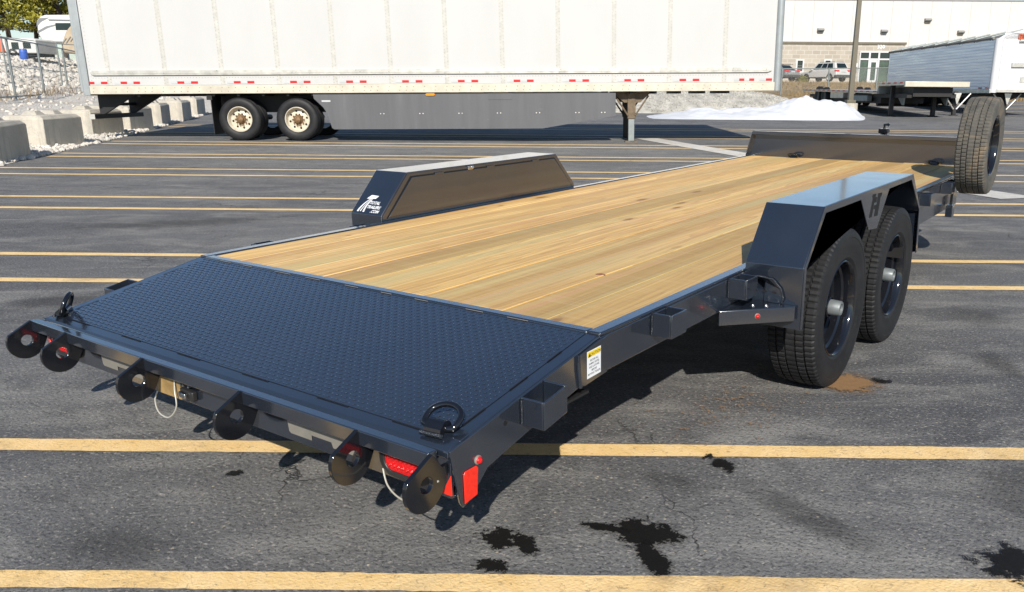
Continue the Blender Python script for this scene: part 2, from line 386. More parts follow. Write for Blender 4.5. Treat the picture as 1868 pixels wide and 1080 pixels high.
M['tarp']=plain('grey_roll_tarp',(0.20,0.19,0.17),0.7,var=0.25,vscale=2)
M['orange']=plain('orange_sign',(0.50,0.09,0.03),0.5,var=0.08)
M['carpaint']=plain('silver_white_car_paint',(0.62,0.61,0.59),0.25,metal=0.1,coat=0.6,var=0.03)
M['cargrey']=plain('silver_grey_car_paint',(0.30,0.30,0.31),0.25,metal=0.5,coat=0.6,var=0.05)
M['carplastic']=plain('grey_bumper_plastic',(0.06,0.06,0.06),0.6,var=0.1)
M['shrub']=plain('olive_shrub_leaf',(0.14,0.13,0.025),0.7,var=0.35,vscale=4)
M['bark']=plain('pine_bark',(0.06,0.045,0.032),0.9,var=0.3,vscale=5,bump=1.0,bscale=15)
def needles():
    m,t,b=new('pine_needles'); N=NT(t)
    oi=N.noise(N.pos(),0.55,4)
    N.l(N.ramp(oi,[(0.3,(0.13,0.14,0.022)),(0.55,(0.30,0.28,0.032)),(0.75,(0.42,0.37,0.05))]),b.inputs['Base Color']); b.inputs['Roughness'].default_value=0.7
    b.inputs['Subsurface Weight'].default_value=0.0; return m
M['needles']=needles()
M['rv']=plain('white_camper_gelcoat',(0.62,0.62,0.60),0.3,var=0.04)
M['rvgrey']=plain('grey_camper_stripe',(0.20,0.21,0.22),0.35,var=0.08)
M['tancover']=plain('tan_cover_fabric',(0.40,0.33,0.24),0.85,var=0.15,vscale=2)
M['bluebarrel']=plain('blue_plastic',(0.04,0.12,0.50),0.45,var=0.1)
M['orangecone']=plain('orange_plastic',(0.65,0.12,0.04),0.5,var=0.1)
M['weed']=plain('dead_weed_stems',(0.23,0.17,0.10),0.9,var=0.3)
def chain():
    m,t,b=new('chain_link_wire'); N=NT(t); c=N.obj()
    s=N.n('ShaderNodeSeparateXYZ'); N.l(c,s.inputs[0])
    a=N.math('ADD',s.outputs[0],s.outputs[2]); d=N.math('SUBTRACT',s.outputs[0],s.outputs[2])
    fa=N.math('LESS_THAN',N.math('FRACT',N.math('MULTIPLY',a,12.0)),0.085); fd=N.math('LESS_THAN',N.math('FRACT',N.math('MULTIPLY',d,12.0)),0.085)
    N.l(N.math('MAXIMUM',fa,fd),b.inputs['Alpha']); b.inputs['Base Color'].default_value=(0.30,0.31,0.31,1); b.inputs['Metallic'].default_value=0.5; b.inputs['Roughness'].default_value=0.5; return m
M['chain']=chain()
# ---------------------------------------------------------------- the lot
def sheet(name,us,vs_,zf,mat,smooth=60):
    m=MB(); nu=len(us)
    for v in vs_:
        for u in us: m.v.append(B(u,v,zf(u,v)))
    for j in range(len(vs_)-1):
        for i in range(nu-1): m.f.append((j*nu+i,j*nu+i+1,(j+1)*nu+i+1,(j+1)*nu+i))
    return m.build(name,mat,smooth=smooth)
vsteps=[-900,-100,-20,-4,0,4,8]+[8+k*2 for k in range(1,23)]+[60,120,300,1200]
tag(sheet('asphalt_ground',[-1000,-200,-60,-20,0,20,60,200,1000],vsteps,lambda u,v:gz(v),M['asphalt']),kind='structure')
# painted stall lines, two to a bay
LTURN=0.5966-0.6016
def line_left(v): return max(-(9.55+0.252*(v-13.6)) if v>8 else -16, -16)
def paint_strip(name,ua,va,ub,vb,wd,mat,lift=0.004,n=24):
    m=MB(); a=Vector((ua,va)); b=Vector((ub,vb)); d=(b-a).normalized(); nn=Vector((-d.y,d.x))
    for i in range(n+1):
        p=a.lerp(b,i/n)
        for s in (-1,1):
            j=noise.noise(Vector((p.x*2.3,p.y*2.3,s*5.0)))*0.006+noise.noise(Vector((p.x*31,p.y*31,s*7.0)))*0.005
            q=p+nn*(s*(wd/2+j)); m.v.append(B(q.x,q.y,gz(q.y)+lift))
    for i in range(n): m.f.append((2*i,2*i+2,2*i+3,2*i+1))
    return m.build(name,mat)
for v0,wd in [(1.94,0.084),(2.805,0.105),(5.54,0.115),(6.48,0.115),(9.15,0.14),(10.15,0.14),(12.85,0.15),(13.82,0.15),(16.1,0.16),(16.85,0.16),(19.55,0.17),(20.4,0.17),(23.1,0.17),(24.0,0.17),(26.7,0.17),(27.6,0.17)]:
    ul=-(9.75+0.262*(v0-13.8))+0.15 if v0>11 else -14
    tag(paint_strip('parking_line',ul,v0-ul*LTURN*-1*0+ul*LTURN,16,v0+16*LTURN,wd,M['yellow'],n=900 if v0<4 else 240),kind='structure')
tag(paint_strip('white_stripe',1.75,22.9,5.62,10.7,0.62,M['whiteline'],0.008,n=30),kind='structure')
for vv in (41,44.5,48):
    tag(paint_strip('parking_line',9,vv,40,vv+2,0.16,M['yellow']),kind='structure')
def stain_mat(name,col,col2,thr,amp,fine,soft,halo,rough,top=0.95,fall=1.0):
    m,t,b=new(name); N=NT(t); c=N.obj(); gp=N.pos()
    ln=N.n('ShaderNodeVectorMath',operation='LENGTH'); N.l(c,ln.inputs[0])
    n1=N.noise(gp,fine*0.22,4,0.6,0.6); n2=N.noise(gp,fine,5,0.75)
    e=N.math('MULTIPLY',N.math('SUBTRACT',1.0,ln.outputs['Value']),fall)
    e=N.math('ADD',e,N.math('MULTIPLY',N.math('SUBTRACT',n1,0.5),amp)); e=N.math('ADD',e,N.math('MULTIPLY',N.math('SUBTRACT',n2,0.5),amp*0.9))
    core=N.ramp(N.math('SUBTRACT',e,thr-0.5),[(0.5,0.0),(0.5+soft,1.0)])
    hl=N.math('MULTIPLY',N.ramp(N.math('SUBTRACT',e,thr-0.5),[(0.22,0.0),(0.55,1.0)]),halo)
    edge=N.ramp(ln.outputs['Value'],[(0.90,1.0),(1.0,0.0)])
    N.l(N.math('MULTIPLY',N.math('MULTIPLY',N.math('MAXIMUM',core,hl),edge),top),b.inputs['Alpha'])
    N.l(N.mix(n2,col,col2),b.inputs['Base Color']); b.inputs['Roughness'].default_value=rough; b.inputs['Specular IOR Level'].default_value=0.12
    N.bump(n2,0.6,0.004,b); return m
M['oil']=stain_mat('soaked_oil',(0.006,0.006,0.006),(0.014,0.013,0.012),0.34,1.35,70,0.05,0.22,0.6,0.96)
M['oilthin']=stain_mat('scattered_oil',(0.006,0.006,0.006),(0.016,0.015,0.014),0.46,1.9,70,0.05,0.15,0.6)
M['sand']=stain_mat('brown_sand_drift',(0.30,0.18,0.09),(0.20,0.12,0.06),0.34,1.1,50,0.10,0.35,0.95)
M['grit']=stain_mat('scattered_tan_grit',(0.33,0.21,0.11),(0.26,0.17,0.10),0.52,2.0,95,0.10,0.03,0.95,0.85,0.35)
M['dark']=stain_mat('dark_tyre_scuff',(0.02,0.02,0.021),(0.035,0.035,0.036),0.1,0.9,30,0.9,0.0,0.9,0.26)
M['damp']=stain_mat('dark_damp_patch',(0.03,0.03,0.031),(0.05,0.05,0.05),0.25,1.0,18,0.6,0.2,0.85,0.24)
SL=[0.0050]
def gpt(px,py):
    d=fwd+rgt*((px-PPX)/FPX)-upv*((py-PPY)/FPX); return Vector((CX,CY,CZ))+d*(-CZ/d.z)
def blotch(name,mat,pa,pb,half):
    # elliptical sheet on the ground between two points of the photograph, half = half width in metres
    a,b_=gpt(*pa),gpt(*pb); c=(a+b_)/2; L2=(b_-a).length/2; ang=math.atan2(b_.y-a.y,b_.x-a.x); SL[0]+=0.0004
    m=MB(); n=24; m.v=[Vector((math.cos(2*math.pi*i/n),math.sin(2*math.pi*i/n),0)) for i in range(n)]; m.f=[tuple(range(n))]
    o=m.build(name,M[mat],loc=(c.x,c.y,SL[0]),rot=(0,0,ang)); o.scale=(L2,half,1); tag(o,kind='structure'); return o
blotch('oil_stain','oil',(1082,958),(1262,992),0.115)
blotch('oil_stain','oil',(1165,985),(1222,1062),0.060)
blotch('oil_stain','oil',(1046,955),(1160,975),0.030)
blotch('oil_stain','oilthin',(868,960),(952,1012),0.085)
blotch('oil_stain','oilthin',(935,972),(985,1025),0.055)
blotch('oil_stain','oilthin',(850,1022),(945,1046),0.055)
blotch('oil_stain','oilthin',(1285,826),(1345,872),0.05)
blotch('oil_stain','oilthin',(1775,1062),(1910,1000),0.13)
blotch('oil_stain','oilthin',(400,872),(455,862),0.03)
blotch('sand_patch','sand',(1470,700),(1622,702),0.17)
blotch('oil_stain','oilthin',(1570,690),(1640,704),0.05)
blotch('sand_patch','grit',(1060,800),(1560,700),0.45)
blotch('scuff_mark','dark',(1330,870),(1640,1030),0.10)
blotch('scuff_mark','dark',(1790,640),(1868,700),0.10)
blotch('damp_patch','damp',(1760,960),(1990,850),0.35)
blotch('damp_patch','damp',(20,985),(420,1010),0.16)
blotch('damp_patch','damp',(1120,855),(1330,905),0.10)
blotch('scuff_mark','dark',(60,420),(560,398),0.35)
blotch('scuff_mark','dark',(-40,560),(300,540),0.25)
blotch('damp_patch','damp',(1690,560),(1868,600),0.3)
# ---------------------------------------------------------------- the equipment trailer
W,H,TP,RT=1.043,0.6262,0.021,0.357
TR=empty('equipment_trailer',(0,0,-TP*2.7),(math.atan(TP),0,0))
tag(TR,'dark slate equipment trailer with pine deck, dovetail and spare wheel on parking lot','trailer')
P=M['paint']
def part(name,m,mat=None,parent=None,**k): return m.build(name,mat or P,parent or TR,**k)
# deck planks
nb=11; x0=-W+0.05; wid=(2*W-0.10)/nb
for i in range(nb):
    m=MB(); g=0.0027
    m.box(-wid/2+g,wid/2-g,0,5.775,-0.036,0)
    part('plank',m,M['wood'],bevel=0.0012,seg=1,loc=(x0+wid*(i+0.5),0.040+R.uniform(-.002,.002),H-0.004+R.uniform(-.0022,.0022)))
# a loose knot on one plank
m=MB(); 
for i in range(12): pass
m.lathe([(0.0,0.004),(0.010,0.0035),(0.015,0.0)],9,Matrix.Translation((0.612,0.655,H-0.0035))@Matrix.Rotation(0.5,4,'Z')@Matrix.Rotation(rad(-90),4,'Y')@Matrix.Diagonal((1,1,1.5,1)))
part('knot',m,M['knot'],smooth=60)
for s,nm in ((1,'right'),(-1,'left')):
    m=MB(); xa,xb=(W-0.047,W) if s>0 else (-W,-W+0.047)
    m.box(xa,xb,0.0,5.86,H-0.012,H); m.box(W-0.012 if s>0 else -W,W if s>0 else -W+0.012,0.0,5.86,0.50,H-0.0125); m.box(xa,xb,0.0,5.86,0.497,0.508)
    part('side_rail',m,bevel=0.004)
    m=MB(); m.box(s*(W-0.06),s*(W-0.016),2.95,5.25,0.372,0.494); part('lower_rail',m,bevel=0.004)
    m=MB(); m.box(s*0.42-0.05,s*0.42+0.05,-0.55,7.0,0.38,0.50); part('frame_beam',m,M['underside'])
m=MB(); m.box(-W+0.0475,W-0.0475,-0.004,0.037,0.50,H-0.001); part('break_bar',m,bevel=0.005)
for y in [0.5+0.45*k for k in range(12)]:
    m=MB(); m.box(-W+0.06,W-0.06,y-0.03,y+0.03,0.505,0.583); part('cross_member',m,M['underside'])
# dovetail
YE,ZE=-0.655,0.499
sl=(H-0.006-ZE)/(0-YE)
def dz(y): return H-0.006+sl*y
for s in (1,-1):
    m=MB(); m.prism([(0.0,H-0.008),(-0.66,ZE-0.004),(-0.632,0.345),(-0.622,0.328),(-0.605,0.332),(-0.525,0.400),(-0.335,0.443),(-0.10,0.490),(0.0,0.500)],s*(W-0.008),s*W,'x')
    part('dovetail_side',m,bevel=0.002)
    m=MB(); m.prism([(0.028,0.612),(-0.02,0.609),(-0.122,0.588),(-0.118,0.500),(-0.095,0.487),(0.03,0.497)],s*(W+0.0005),s*(W+0.006),'x'); part('splice_plate',m,bevel=0.002)
    m=MB(); m.tube([(s*(W+0.004),-0.124,0.590),(s*(W+0.005),-0.121,0.54),(s*(W+0.004),-0.112,0.488)],0.006,6); part('weld',m,M['weld'] if False else P,smooth=60)
    for ya,yb in ((-0.56,-0.47),(-0.37,-0.29),(-0.20,-0.13)):
        m=MB(); m.add([(s*(W-0.052),ya,dz(ya)+.0012),(s*(W-0.048),ya,dz(ya)+.0012),(s*(W-0.048),yb,dz(yb)+.0012),(s*(W-0.052),yb,dz(yb)+.0012)],[(0,1,2,3)])
        part('seam_gap',m,M['cut'])
def slab(x0_,x1_,y0_,y1_,dt,db):
    m=MB(); m.add([(x,y,dz(y)+z) for z in (db,dt) for (x,y) in ((x0_,y0_),(x1_,y0_),(x1_,y1_),(x0_,y1_))],[(0,3,2,1),(4,5,6,7),(0,1,5,4),(1,2,6,5),(2,3,7,6),(3,0,4,7)]); return m
tp_=part('tread_plate',slab(-W+0.05,W-0.05,-0.615,-0.005,0.0,-0.008))
for s in (1,-1):
    part('edge_strip',slab(min(s*(W-0.0495),s*(W-0.0085)),max(s*(W-0.0495),s*(W-0.0085)),-0.614,0.0,-0.0015,-0.012),bevel=0.002)
# raised tread lugs, alternating direction
m=MB(); pit=0.0178; iy=0
y=-0.606
while y<-0.015:
    x=-W+0.062+(0); ix=0
    while x<W-0.06:
        a=rad(45) if (ix+iy)%2 else rad(-45)
        ca,sa=math.cos(a),math.sin(a); L2,w2=0.0078,0.0026
        loop=[(-L2,0),(-L2*.55,-w2*.8),(0,-w2),(L2*.55,-w2*.8),(L2,0),(L2*.55,w2*.8),(0,w2),(-L2*.55,w2*.8)]
        top=[(-L2*.55,0),(0,-w2*.35),(L2*.55,0),(0,w2*.35)]
        vs_=[(x+p*ca-q*sa,y+p*sa+q*ca,dz(y+p*sa+q*ca)-0.0005) for p,q in loop]+[(x+p*ca-q*sa,y+p*sa+q*ca,dz(y+p*sa+q*ca)+0.0017) for p,q in top]
        m.add(vs_,[(0,1,9-0,8),(1,2,9),(2,3,9),(3,4,10,9)[:3]+(),(3,4,10),(3,10,9),(4,5,10),(5,6,11),(5,11,10),(6,7,11),(7,0,8),(7,8,11),(8,9,10,11)][0:0]+
          [(0,1,8),(1,2,9,8),(2,3,10,9),(3,4,10),(4,5,10),(5,6,11,10),(6,7,8,11),(7,0,8),(8,9,10,11)])
        x+=pit; ix+=1
    y+=pit; iy+=1
tag(m.build('tread_lugs',P,tp_,smooth=75),kind='stuff')
# rear header: rounded angle, then the hinge bar, then the lamp panel
m=MB()
m.prism([(-0.6155,dz(-0.6155)-0.001),(-0.648,dz(-0.648)-0.002),(-0.657,dz(-0.657)-0.009),(-0.660,0.474),(-0.652,0.474),(-0.645,0.487),(-0.6155,dz(-0.6155)-0.012)],-W+0.0085,W-0.0085,'x'); part('rear_header',m,bevel=0.003)
m=MB(); m.box(-W+0.0,W-0.03,-0.703,-0.672,0.458,0.500); m.box(-W+0.02,W-0.05,-0.6715,-0.645,0.462,0.470); part('hinge_bar',m,bevel=0.003)
m=MB(); m.box(-W+0.01,W-0.01,-0.650,-0.642,0.362,0.468); m.box(-W+0.01,W-0.01,-0.6415,-0.60,0.362,0.368); part('lamp_panel',m,bevel=0.0015)
m=MB(); m.box(-W+0.0085,W-0.0085,-0.60,-0.05,0.45,0.458); part('underpan',m,M['underside'])
for s in (1,-1):
    m=MB(); m.tube([(s*W-0.06 if s>0 else -W+0.01,-0.6495,0.4715),(s*W-0.01 if s>0 else -W+0.06,-0.6495,0.4715)],0.004,6); part('weld_bead',m,smooth=60)
for ya in (-0.9,-0.55,-0.2,0.15,0.5,0.8):
    m=MB(); y=-0.6175; m.add([(ya,y-0.003,dz(y)+.001),(ya+0.13,y-0.003,dz(y)+.001),(ya+0.13,y+0.001,dz(y)+.001),(ya,y+0.001,dz(y)+.001)],[(0,1,2,3)]); part('seam_gap',m,M['cut'])
# hinge tabs with bored holes
def tab(x):
    m=MB(); cy,cz,rr,hr=-0.731,0.4275,0.0655,0.0205
    n=40; out=[]
    poly=[(-0.668,0.4595),(-0.7005,0.5075)]
    a0,a1=rad(150),rad(335)
    arc=[(cy+rr*math.cos(a0+(a1-a0)*i/24),cz+rr*math.sin(a0+(a1-a0)*i/24)) for i in range(25)]
    outl0=[(-0.7035,0.502)]+arc+[(-0.6505,0.440),(-0.6505,0.4575),(-0.6725,0.4575)]
    outl=[]
    for k_ in range(len(outl0)):
        a_=Vector(outl0[k_]); b_=Vector(outl0[(k_+1)%len(outl0)]); nn_=max(1,int((b_-a_).length/0.009))
        outl+= [tuple(a_.lerp(b_,q_/nn_)) for q_ in range(nn_)]
    # bridge the outline with the hole by rays
    hole=[]; no=len(outl)
    for (py,pz) in outl:
        a=math.atan2(pz-(cz+0.004),py-(cy+0.003)); hole.append((cy+0.003+hr*math.cos(a),cz+0.004+hr*math.sin(a)))
    t=0.0065
    for xx in (x-t,x+t):
        m.v+= [Vector((xx,p[0],p[1])) for p in outl]+[Vector((xx,p[0],p[1])) for p in hole]
    K=2*no
    for i in range(no):
        j=(i+1)%no
        m.f+=[(i,j,no+j,no+i),(K+i,K+no+i,K+no+j,K+j),(i,K+i,K+j,j),(no+i,no+j,K+no+j,K+no+i)]
    part('hinge_tab',m,M['gloss'],bevel=0.0012,seg=1)
for x in (-1.036,-0.766,-0.258,0.268,0.762,1.022): tab(x)
# lamps
def oval(cx,hw,hh,n=28):
    pts=[]
    for i in range(n):
        a=2*math.pi*i/n; c,s_=math.cos(a),math.sin(a)
        pts.append((cx+(hw-hh)*(1 if c>0 else -1)*(1 if abs(c)>1e-6 else 0)+hh*c,hh*s_))
    return pts
for s in (1,-1):
    e=empty('tail_lamp',(s*0.885,-0.6505,0.418),parent=TR)
    m=MB(); o1=oval(0,0.092,0.044); o2=oval(0,0.074,0.029)
    n=len(o1)
    for yy in (0.0,-0.014): m.v+=[Vector((p[0],yy,p[1])) for p in o1]+[Vector((p[0],yy,p[1])) for p in o2]
    for i in range(n):
        j=(i+1)%n; m.f+=[(i,j,2*n+j,2*n+i),(n+i,3*n+i,3*n+j,n+j),(2*n+i,2*n+j,3*n+j,3*n+i),(i,n+i,n+j,j)]
    m.build('grommet',M['rubberblack'],e,bevel=0.003)
    m=MB(); o3=oval(0,0.0735,0.0285); o4=oval(0,0.066,0.022)
    m.prism(o3,-0.003,-0.010,'y'); m.prism(o4,-0.010,-0.0125,'y')
    for gx in range(8):
        for gz_ in (-0.011,0.011): m.lathe([(0,-0.0185),(0.004,-0.0175),(0.0068,-0.012)],8,Matrix.Translation((-0.054+gx*0.0154,0,gz_))@Matrix.Rotation(rad(90),4,'Z'))
    m.build('lens',M['red'],e,smooth=40)
    # corner reflectors on rear and side
    m=MB(); xa=s*1.002; xb=s*1.036
    m.prism([(xa,0.372),(xb,0.372),(xb,0.428)],-0.651,-0.6545,'y'); part('reflector',m,M['reflector'],bevel=0.001)
    m=MB(); m.prism([(-0.619,0.338),(-0.566,0.360) if False else (-0.572,0.345),(-0.565,0.418),(-0.572,0.425),(-0.613,0.425),(-0.619,0.418)],s*(W+0.0005),s*(W+0.004),'x'); part('reflector',m,M['reflector'],bevel=0.003)
    e=empty('marker_lamp',(s*W,-0.563,0.437),parent=TR)
    m=MB(); m.lathe([(0.0125,0.0),(0.0125,0.003),(0.0105,0.005),(0.009,0.005)],20,Matrix.Diagonal((s,1,1,1))); m.build('bezel',M['greyplate'],e,smooth=40)
    m=MB(); m.lathe([(0.0,0.014),(0.005,0.013),(0.009,0.009),(0.0105,0.003)],16,Matrix.Diagonal((s,1,1,1))); m.build('lens',M['red'],e,smooth=60)
    m=MB(); m.lathe([(0.0,0.0006),(0.007,0.0006)],14,Matrix.Translation((s*W,-0.45,0.496))@Matrix.Diagonal((s,1,1,1))); part('hole',m,M['cut'])
for xa,xb,flip in ((0.400,0.690,1),(-0.645,-0.345,-1)):
    m=MB(); L_=xb-xa; c0=xa
    m.prism([(c0+0.004,0.445),(c0,0.437),(c0+0.006,0.392),(c0+0.014,0.386),(c0+0.105,0.386),(c0+0.105,0.402),(c0+0.19,0.402),(c0+0.196,0.386),(c0+L_-0.01,0.386),(c0+L_,0.395),(c0+L_,0.445)],-0.6505,-0.6535,'y'); part('cover_plate',m,M['greyplate'],bevel=0.0012)
    for hx in (xa-0.03,xb+0.03):
        m=MB(); m.lathe([(0.0,0.0),(0.006,0.0)],12,Matrix.Translation((hx,-0.6506,0.425))@Matrix.Rotation(rad(90),4,'Z')); part('hole',m,M['cut'])
m=MB(); m.box(-0.285,-0.150,-0.6535,-0.6505,0.364,0.446); part('film',m,M['tan'])
e=empty('plate_lamp',(-0.09,-0.6505,0.398),parent=TR)
m=MB(); m.prism([(-0.035,-0.012),(0.035,-0.018),(0.035,0.014),(-0.035,0.018)],0.0,-0.018,'y'); m.build('housing',M['rubberblack'],e,bevel=0.004)
m=MB(); m.prism([(-0.026,-0.008),(0.012,-0.011),(0.012,0.008),(-0.026,0.011)],-0.0185,-0.030,'y'); m.build('lens',M['chrome'],e,bevel=0.003)
for bx in (-0.048,0.0):
    m=MB(); m.lathe([(0,-0.009),(0.006,-0.009),(0.007,0)],8,Matrix.Translation((bx,0,0.026))@Matrix.Rotation(rad(90),4,'Z')); m.build('bolt',M['zinc'],e)
def loop(pts,r=0.0026):
    # Catmull-Rom through points
    out=[]; pts=[Vector(p) for p in pts]; q=[pts[0]]+pts+[pts[-1]]
    for i in range(1,len(q)-2):
        for k in range(8):
            t=k/8; a,b,c,d=q[i-1],q[i],q[i+1],q[i+2]
            out.append(0.5*((2*b)+(c-a)*t+(2*a-5*b+4*c-d)*t*t+(3*b-a-3*c+d)*t**3))
    out.append(pts[-1]); m=MB(); m.tube(out,r,6); part('cable_loop',m,M['cable'],smooth=60)
loop([(-0.17,-0.655,0.437),(-0.163,-0.664,0.40),(-0.15,-0.674,0.345),(-0.185,-0.684,0.305),(-0.235,-0.688,0.312),(-0.265,-0.680,0.345),(-0.27,-0.665,0.372)])
loop([(0.80,-0.66,0.385),(0.83,-0.675,0.352),(0.88,-0.684,0.335),(0.945,-0.688,0.338),(0.985,-0.688,0.365),(1.005,-0.70,0.405),(1.03,-0.69,0.428)])
# D-rings
def dring(loc,rx,rz,scale=1.0,flat=False):
    e=empty('tie_down_ring',loc,(0,0,rz),parent=TR)
    pts=[(-0.046,0,0.0),(-0.050,0.012,0)]
    for i in range(15):
        a=math.pi-math.pi*i/14; pts.append((0.050*math.cos(a),0.028+0.040*math.sin(a),0))
    pts+= [(0.050,0.012,0),(0.046,0,0),(0.03,-0.004,0),(-0.03,-0.004,0)]
    m=MB(); m.tube([Vector(p)*scale for p in pts],0.0085*scale,10,closed=True,M=Matrix.Translation((0,0,0.014*scale))@Matrix.Rotation(rx,4,'X')); m.build('ring',M['gloss'],e,smooth=60)
    m=MB(); prof=[(-0.030,0.0),(-0.026,0.016)]+[(0.019*math.cos(a),0.014+0.017*math.sin(a)) for a in [rad(150-18*k) for k in range(9)]]+[(0.022,0.0)]
    m.prism([(p[0]*scale,p[1]*scale) for p in prof],-0.027*scale,0.027*scale,'x'); m.build('bracket',M['gloss'],e,smooth=35)
    m=MB(); m.tube([(-0.034*scale,-0.031*scale,0.002),(0.034*scale,-0.031*scale,0.002)],0.006*scale,6); m.build('weld',M['weld'],e,smooth=60)
    m=MB(); m.tube([(-0.03*scale,0.022*scale,0.002),(0.03*scale,0.022*scale,0.002)],0.005*scale,6); m.build('weld',M['weld'],e,smooth=60)
dring((0.952,-0.603,dz(-0.603)),rad(32),rad(6),1.0)
dring((-0.985,-0.600,dz(-0.600)),rad(68),rad(-40),1.0)
dring((-0.55,5.775,H-0.004),rad(25),rad(180),0.9); dring((0.72,5.775,H-0.004),rad(25),rad(180),0.9)
# scuffed joint between tread plate and break bar, weld runs
for k in range(9):
    xa=-0.9+0.2*k+R.uniform(-.03,.03); m=MB(); m.tube([(xa,-0.0065,H-0.0045),(xa+R.uniform(.05,.11),-0.0065,H-0.0045)],0.0012,5); part('scuff',m,M['greyplate'],smooth=60)
# stake pockets
def pocket(s,yc,zt,slope=0.0):
    m=MB(); xa,xb=W+0.001,W+0.078; t=0.006; L2=0.052; h=0.079
    Sh=Matrix(((1 if s>0 else -1,0,0,0),(0,1,0,yc),(0,slope,1,zt),(0,0,0,1)))
    m.box(xb-t,xb,-L2,L2,-h,0,Sh); m.box(xa,xb-t,-L2,-L2+t,-h,0,Sh); m.box(xa,xb-t,L2-t,L2,-h,0,Sh)
    part('stake_pocket',m,bevel=0.002)
    for yy in (-L2-0.002,L2+0.002):
        m=MB(); m.tube([Sh@Vector((xa+0.003,yy,-h+0.004)),Sh@Vector((xa+0.0035,yy,-h*0.5)),Sh@Vector((xa+0.003,yy,-0.004))],0.0032,6); part('weld',m,M['weld'],smooth=60)
for s in (1,-1):
    pocket(s,-0.333,0.556,sl); pocket(s,0.355,H-0.008); pocket(s,0.945,H-0.008); pocket(s,4.58,H-0.012)
    pocket(s,3.93,H-0.02); pocket(s,3.2,H-0.012)
# right fender
FW=0.2446; XO=W+FW
prof=[(1.048,0.41),(1.048,0.655),(1.226,0.87),(2.60,0.87),(2.847,0.65),(2.88,0.41)]
def shell(xa,xb,name,parent=None,pf=prof,t=0.005,first=0):
    for i in range(len(pf)-1):
        pass
    out=list(pf); inn=[]
    c=Vector((1.95,0.55))
    for k,p in enumerate(pf):
        a=Vector(pf[max(0,k-1)]); b=Vector(pf[min(len(pf)-1,k+1)]); d=(b-a).normalized(); nn=Vector((d.y,-d.x)); inn.append((p[0]+nn.x*t,p[1]+nn.y*t))
    m=MB(); m.prism(out+inn[::-1],xa,xb,'x'); return m
FE=empty('fender',(0,0,0),parent=TR)
shell(W+0.001,XO-0.0055,'fender').build('top_shell',P,FE,bevel=0.002)
m=MB(); m.prism(prof+[(2.848,0.41),(2.817,0.655),(2.575,0.843),(2.152,0.841),(1.995,0.672),(1.862,0.684),(1.703,0.841),(1.241,0.843),(1.068,0.652),(1.068,0.41)],XO-0.005,XO,'x'); m.build('side_skirt',P,FE,bevel=0.0015)
m=MB(); m.prism([(1.054,0.512),(1.054,0.652),(1.231,0.863),(2.597,0.863),(2.841,0.647),(2.86,0.512)],W+0.0015,W+0.006,'x'); m.build('inner_wall',P,FE)
m=MB(); m.box(W+0.012,XO-0.012,2.60,2.604,0.42,0.60); m.build('splash_flap',M['underside'],FE)
# emblem cut through the skirt
def hp(a,b): return (1.848+0.16*a+0.012*b,0.742+0.104*b-0.008*a)
m=MB(); X1=XO+0.0008
def poly(pts): m.prism([hp(*p) for p in pts],XO+0.0003,X1,'x')
poly([(0.0,0.0),(0.27,0.0),(0.33,0.62),(0.55,0.62),(0.58,0.85),(0.40,0.85),(0.42,1.0),(0.10,1.0),(0.08,0.86),(0.16,0.86)])
poly([(0.50,0.0),(0.85,0.0),(0.93,0.82),(1.02,0.84),(1.04,1.0),(0.66,1.0),(0.62,0.5),(0.38,0.5),(0.36,0.33),(0.54,0.33)])
m.build('emblem',M['cut'],FE)
# corner bracket with marker lamp behind the fender
e=empty('step_bracket',(0,0,0),parent=TR)
A=Vector((W+0.003,0.815)); Bp=Vector((1.262,1.035)); dirv=(Bp-A).normalized(); nv=Vector((dirv.y,-dirv.x))
m=MB(); m.prism([(A.x,A.y),(Bp.x,Bp.y),(Bp.x,1.045),(W+0.003,1.045)],0.500,0.506,'z'); m.build('gusset',P,e,bevel=0.0015)
m=MB(); m.prism([(A.x+nv.x*0.0,A.y+nv.y*0.0),(Bp.x,Bp.y),(Bp.x+nv.x*0.006,Bp.y+nv.y*0.006),(A.x+nv.x*0.006,A.y+nv.y*0.006)],0.448,0.5055,'z'); m.build('lip',P,e,bevel=0.002)
m=MB(); m.prism([(W+0.09,0.5065),(1.20,0.5065),(1.212,0.53),(1.20,0.565),(1.165,0.600),(1.10,0.606),(W+0.09,0.606)],1.039,1.0445,'y'); m.build('upright_plate',P,e,bevel=0.0015)
m=MB(); m.tube([(W+0.09,1.038,0.607),(1.10,1.038,0.607),(1.166,1.038,0.601),(1.201,1.038,0.566),(1.213,1.038,0.530),(1.206,1.038,0.510)],0.0035,6); m.build('weld',M['weld'],e,smooth=60)
for bx,by in ((1.12,0.96),(1.165,0.985)):
    m=MB(); m.lathe([(0,0.006),(0.007,0.005),(0.009,0)],10,Matrix.Translation((bx,by,0.5062))@Matrix.Rotation(rad(-90),4,'Y')); m.build('bolt',M['chrome'],e,smooth=50)
for bx in (1.135,1.175):
    m=MB(); m.box(bx-0.009,bx+0.009,1.0382,1.0388,0.545,0.553); m.build('slot',M['cut'],e)
mid=A.lerp(Bp,0.5)+nv*0.006; ang=math.atan2(nv.y,nv.x)
Mx=Matrix.Translation((mid.x,mid.y,0.478))@Matrix.Rotation(ang,4,'Z')
m=MB(); m.lathe([(0.0115,0.0),(0.0115,0.0025),(0.0095,0.004)],18,Mx); m.build('bezel',M['greyplate'],e,smooth=40)
m=MB(); m.lathe([(0.0,0.012),(0.006,0.010),(0.0092,0.003)],14,Mx); m.build('lens',M['red'],e,smooth=60)
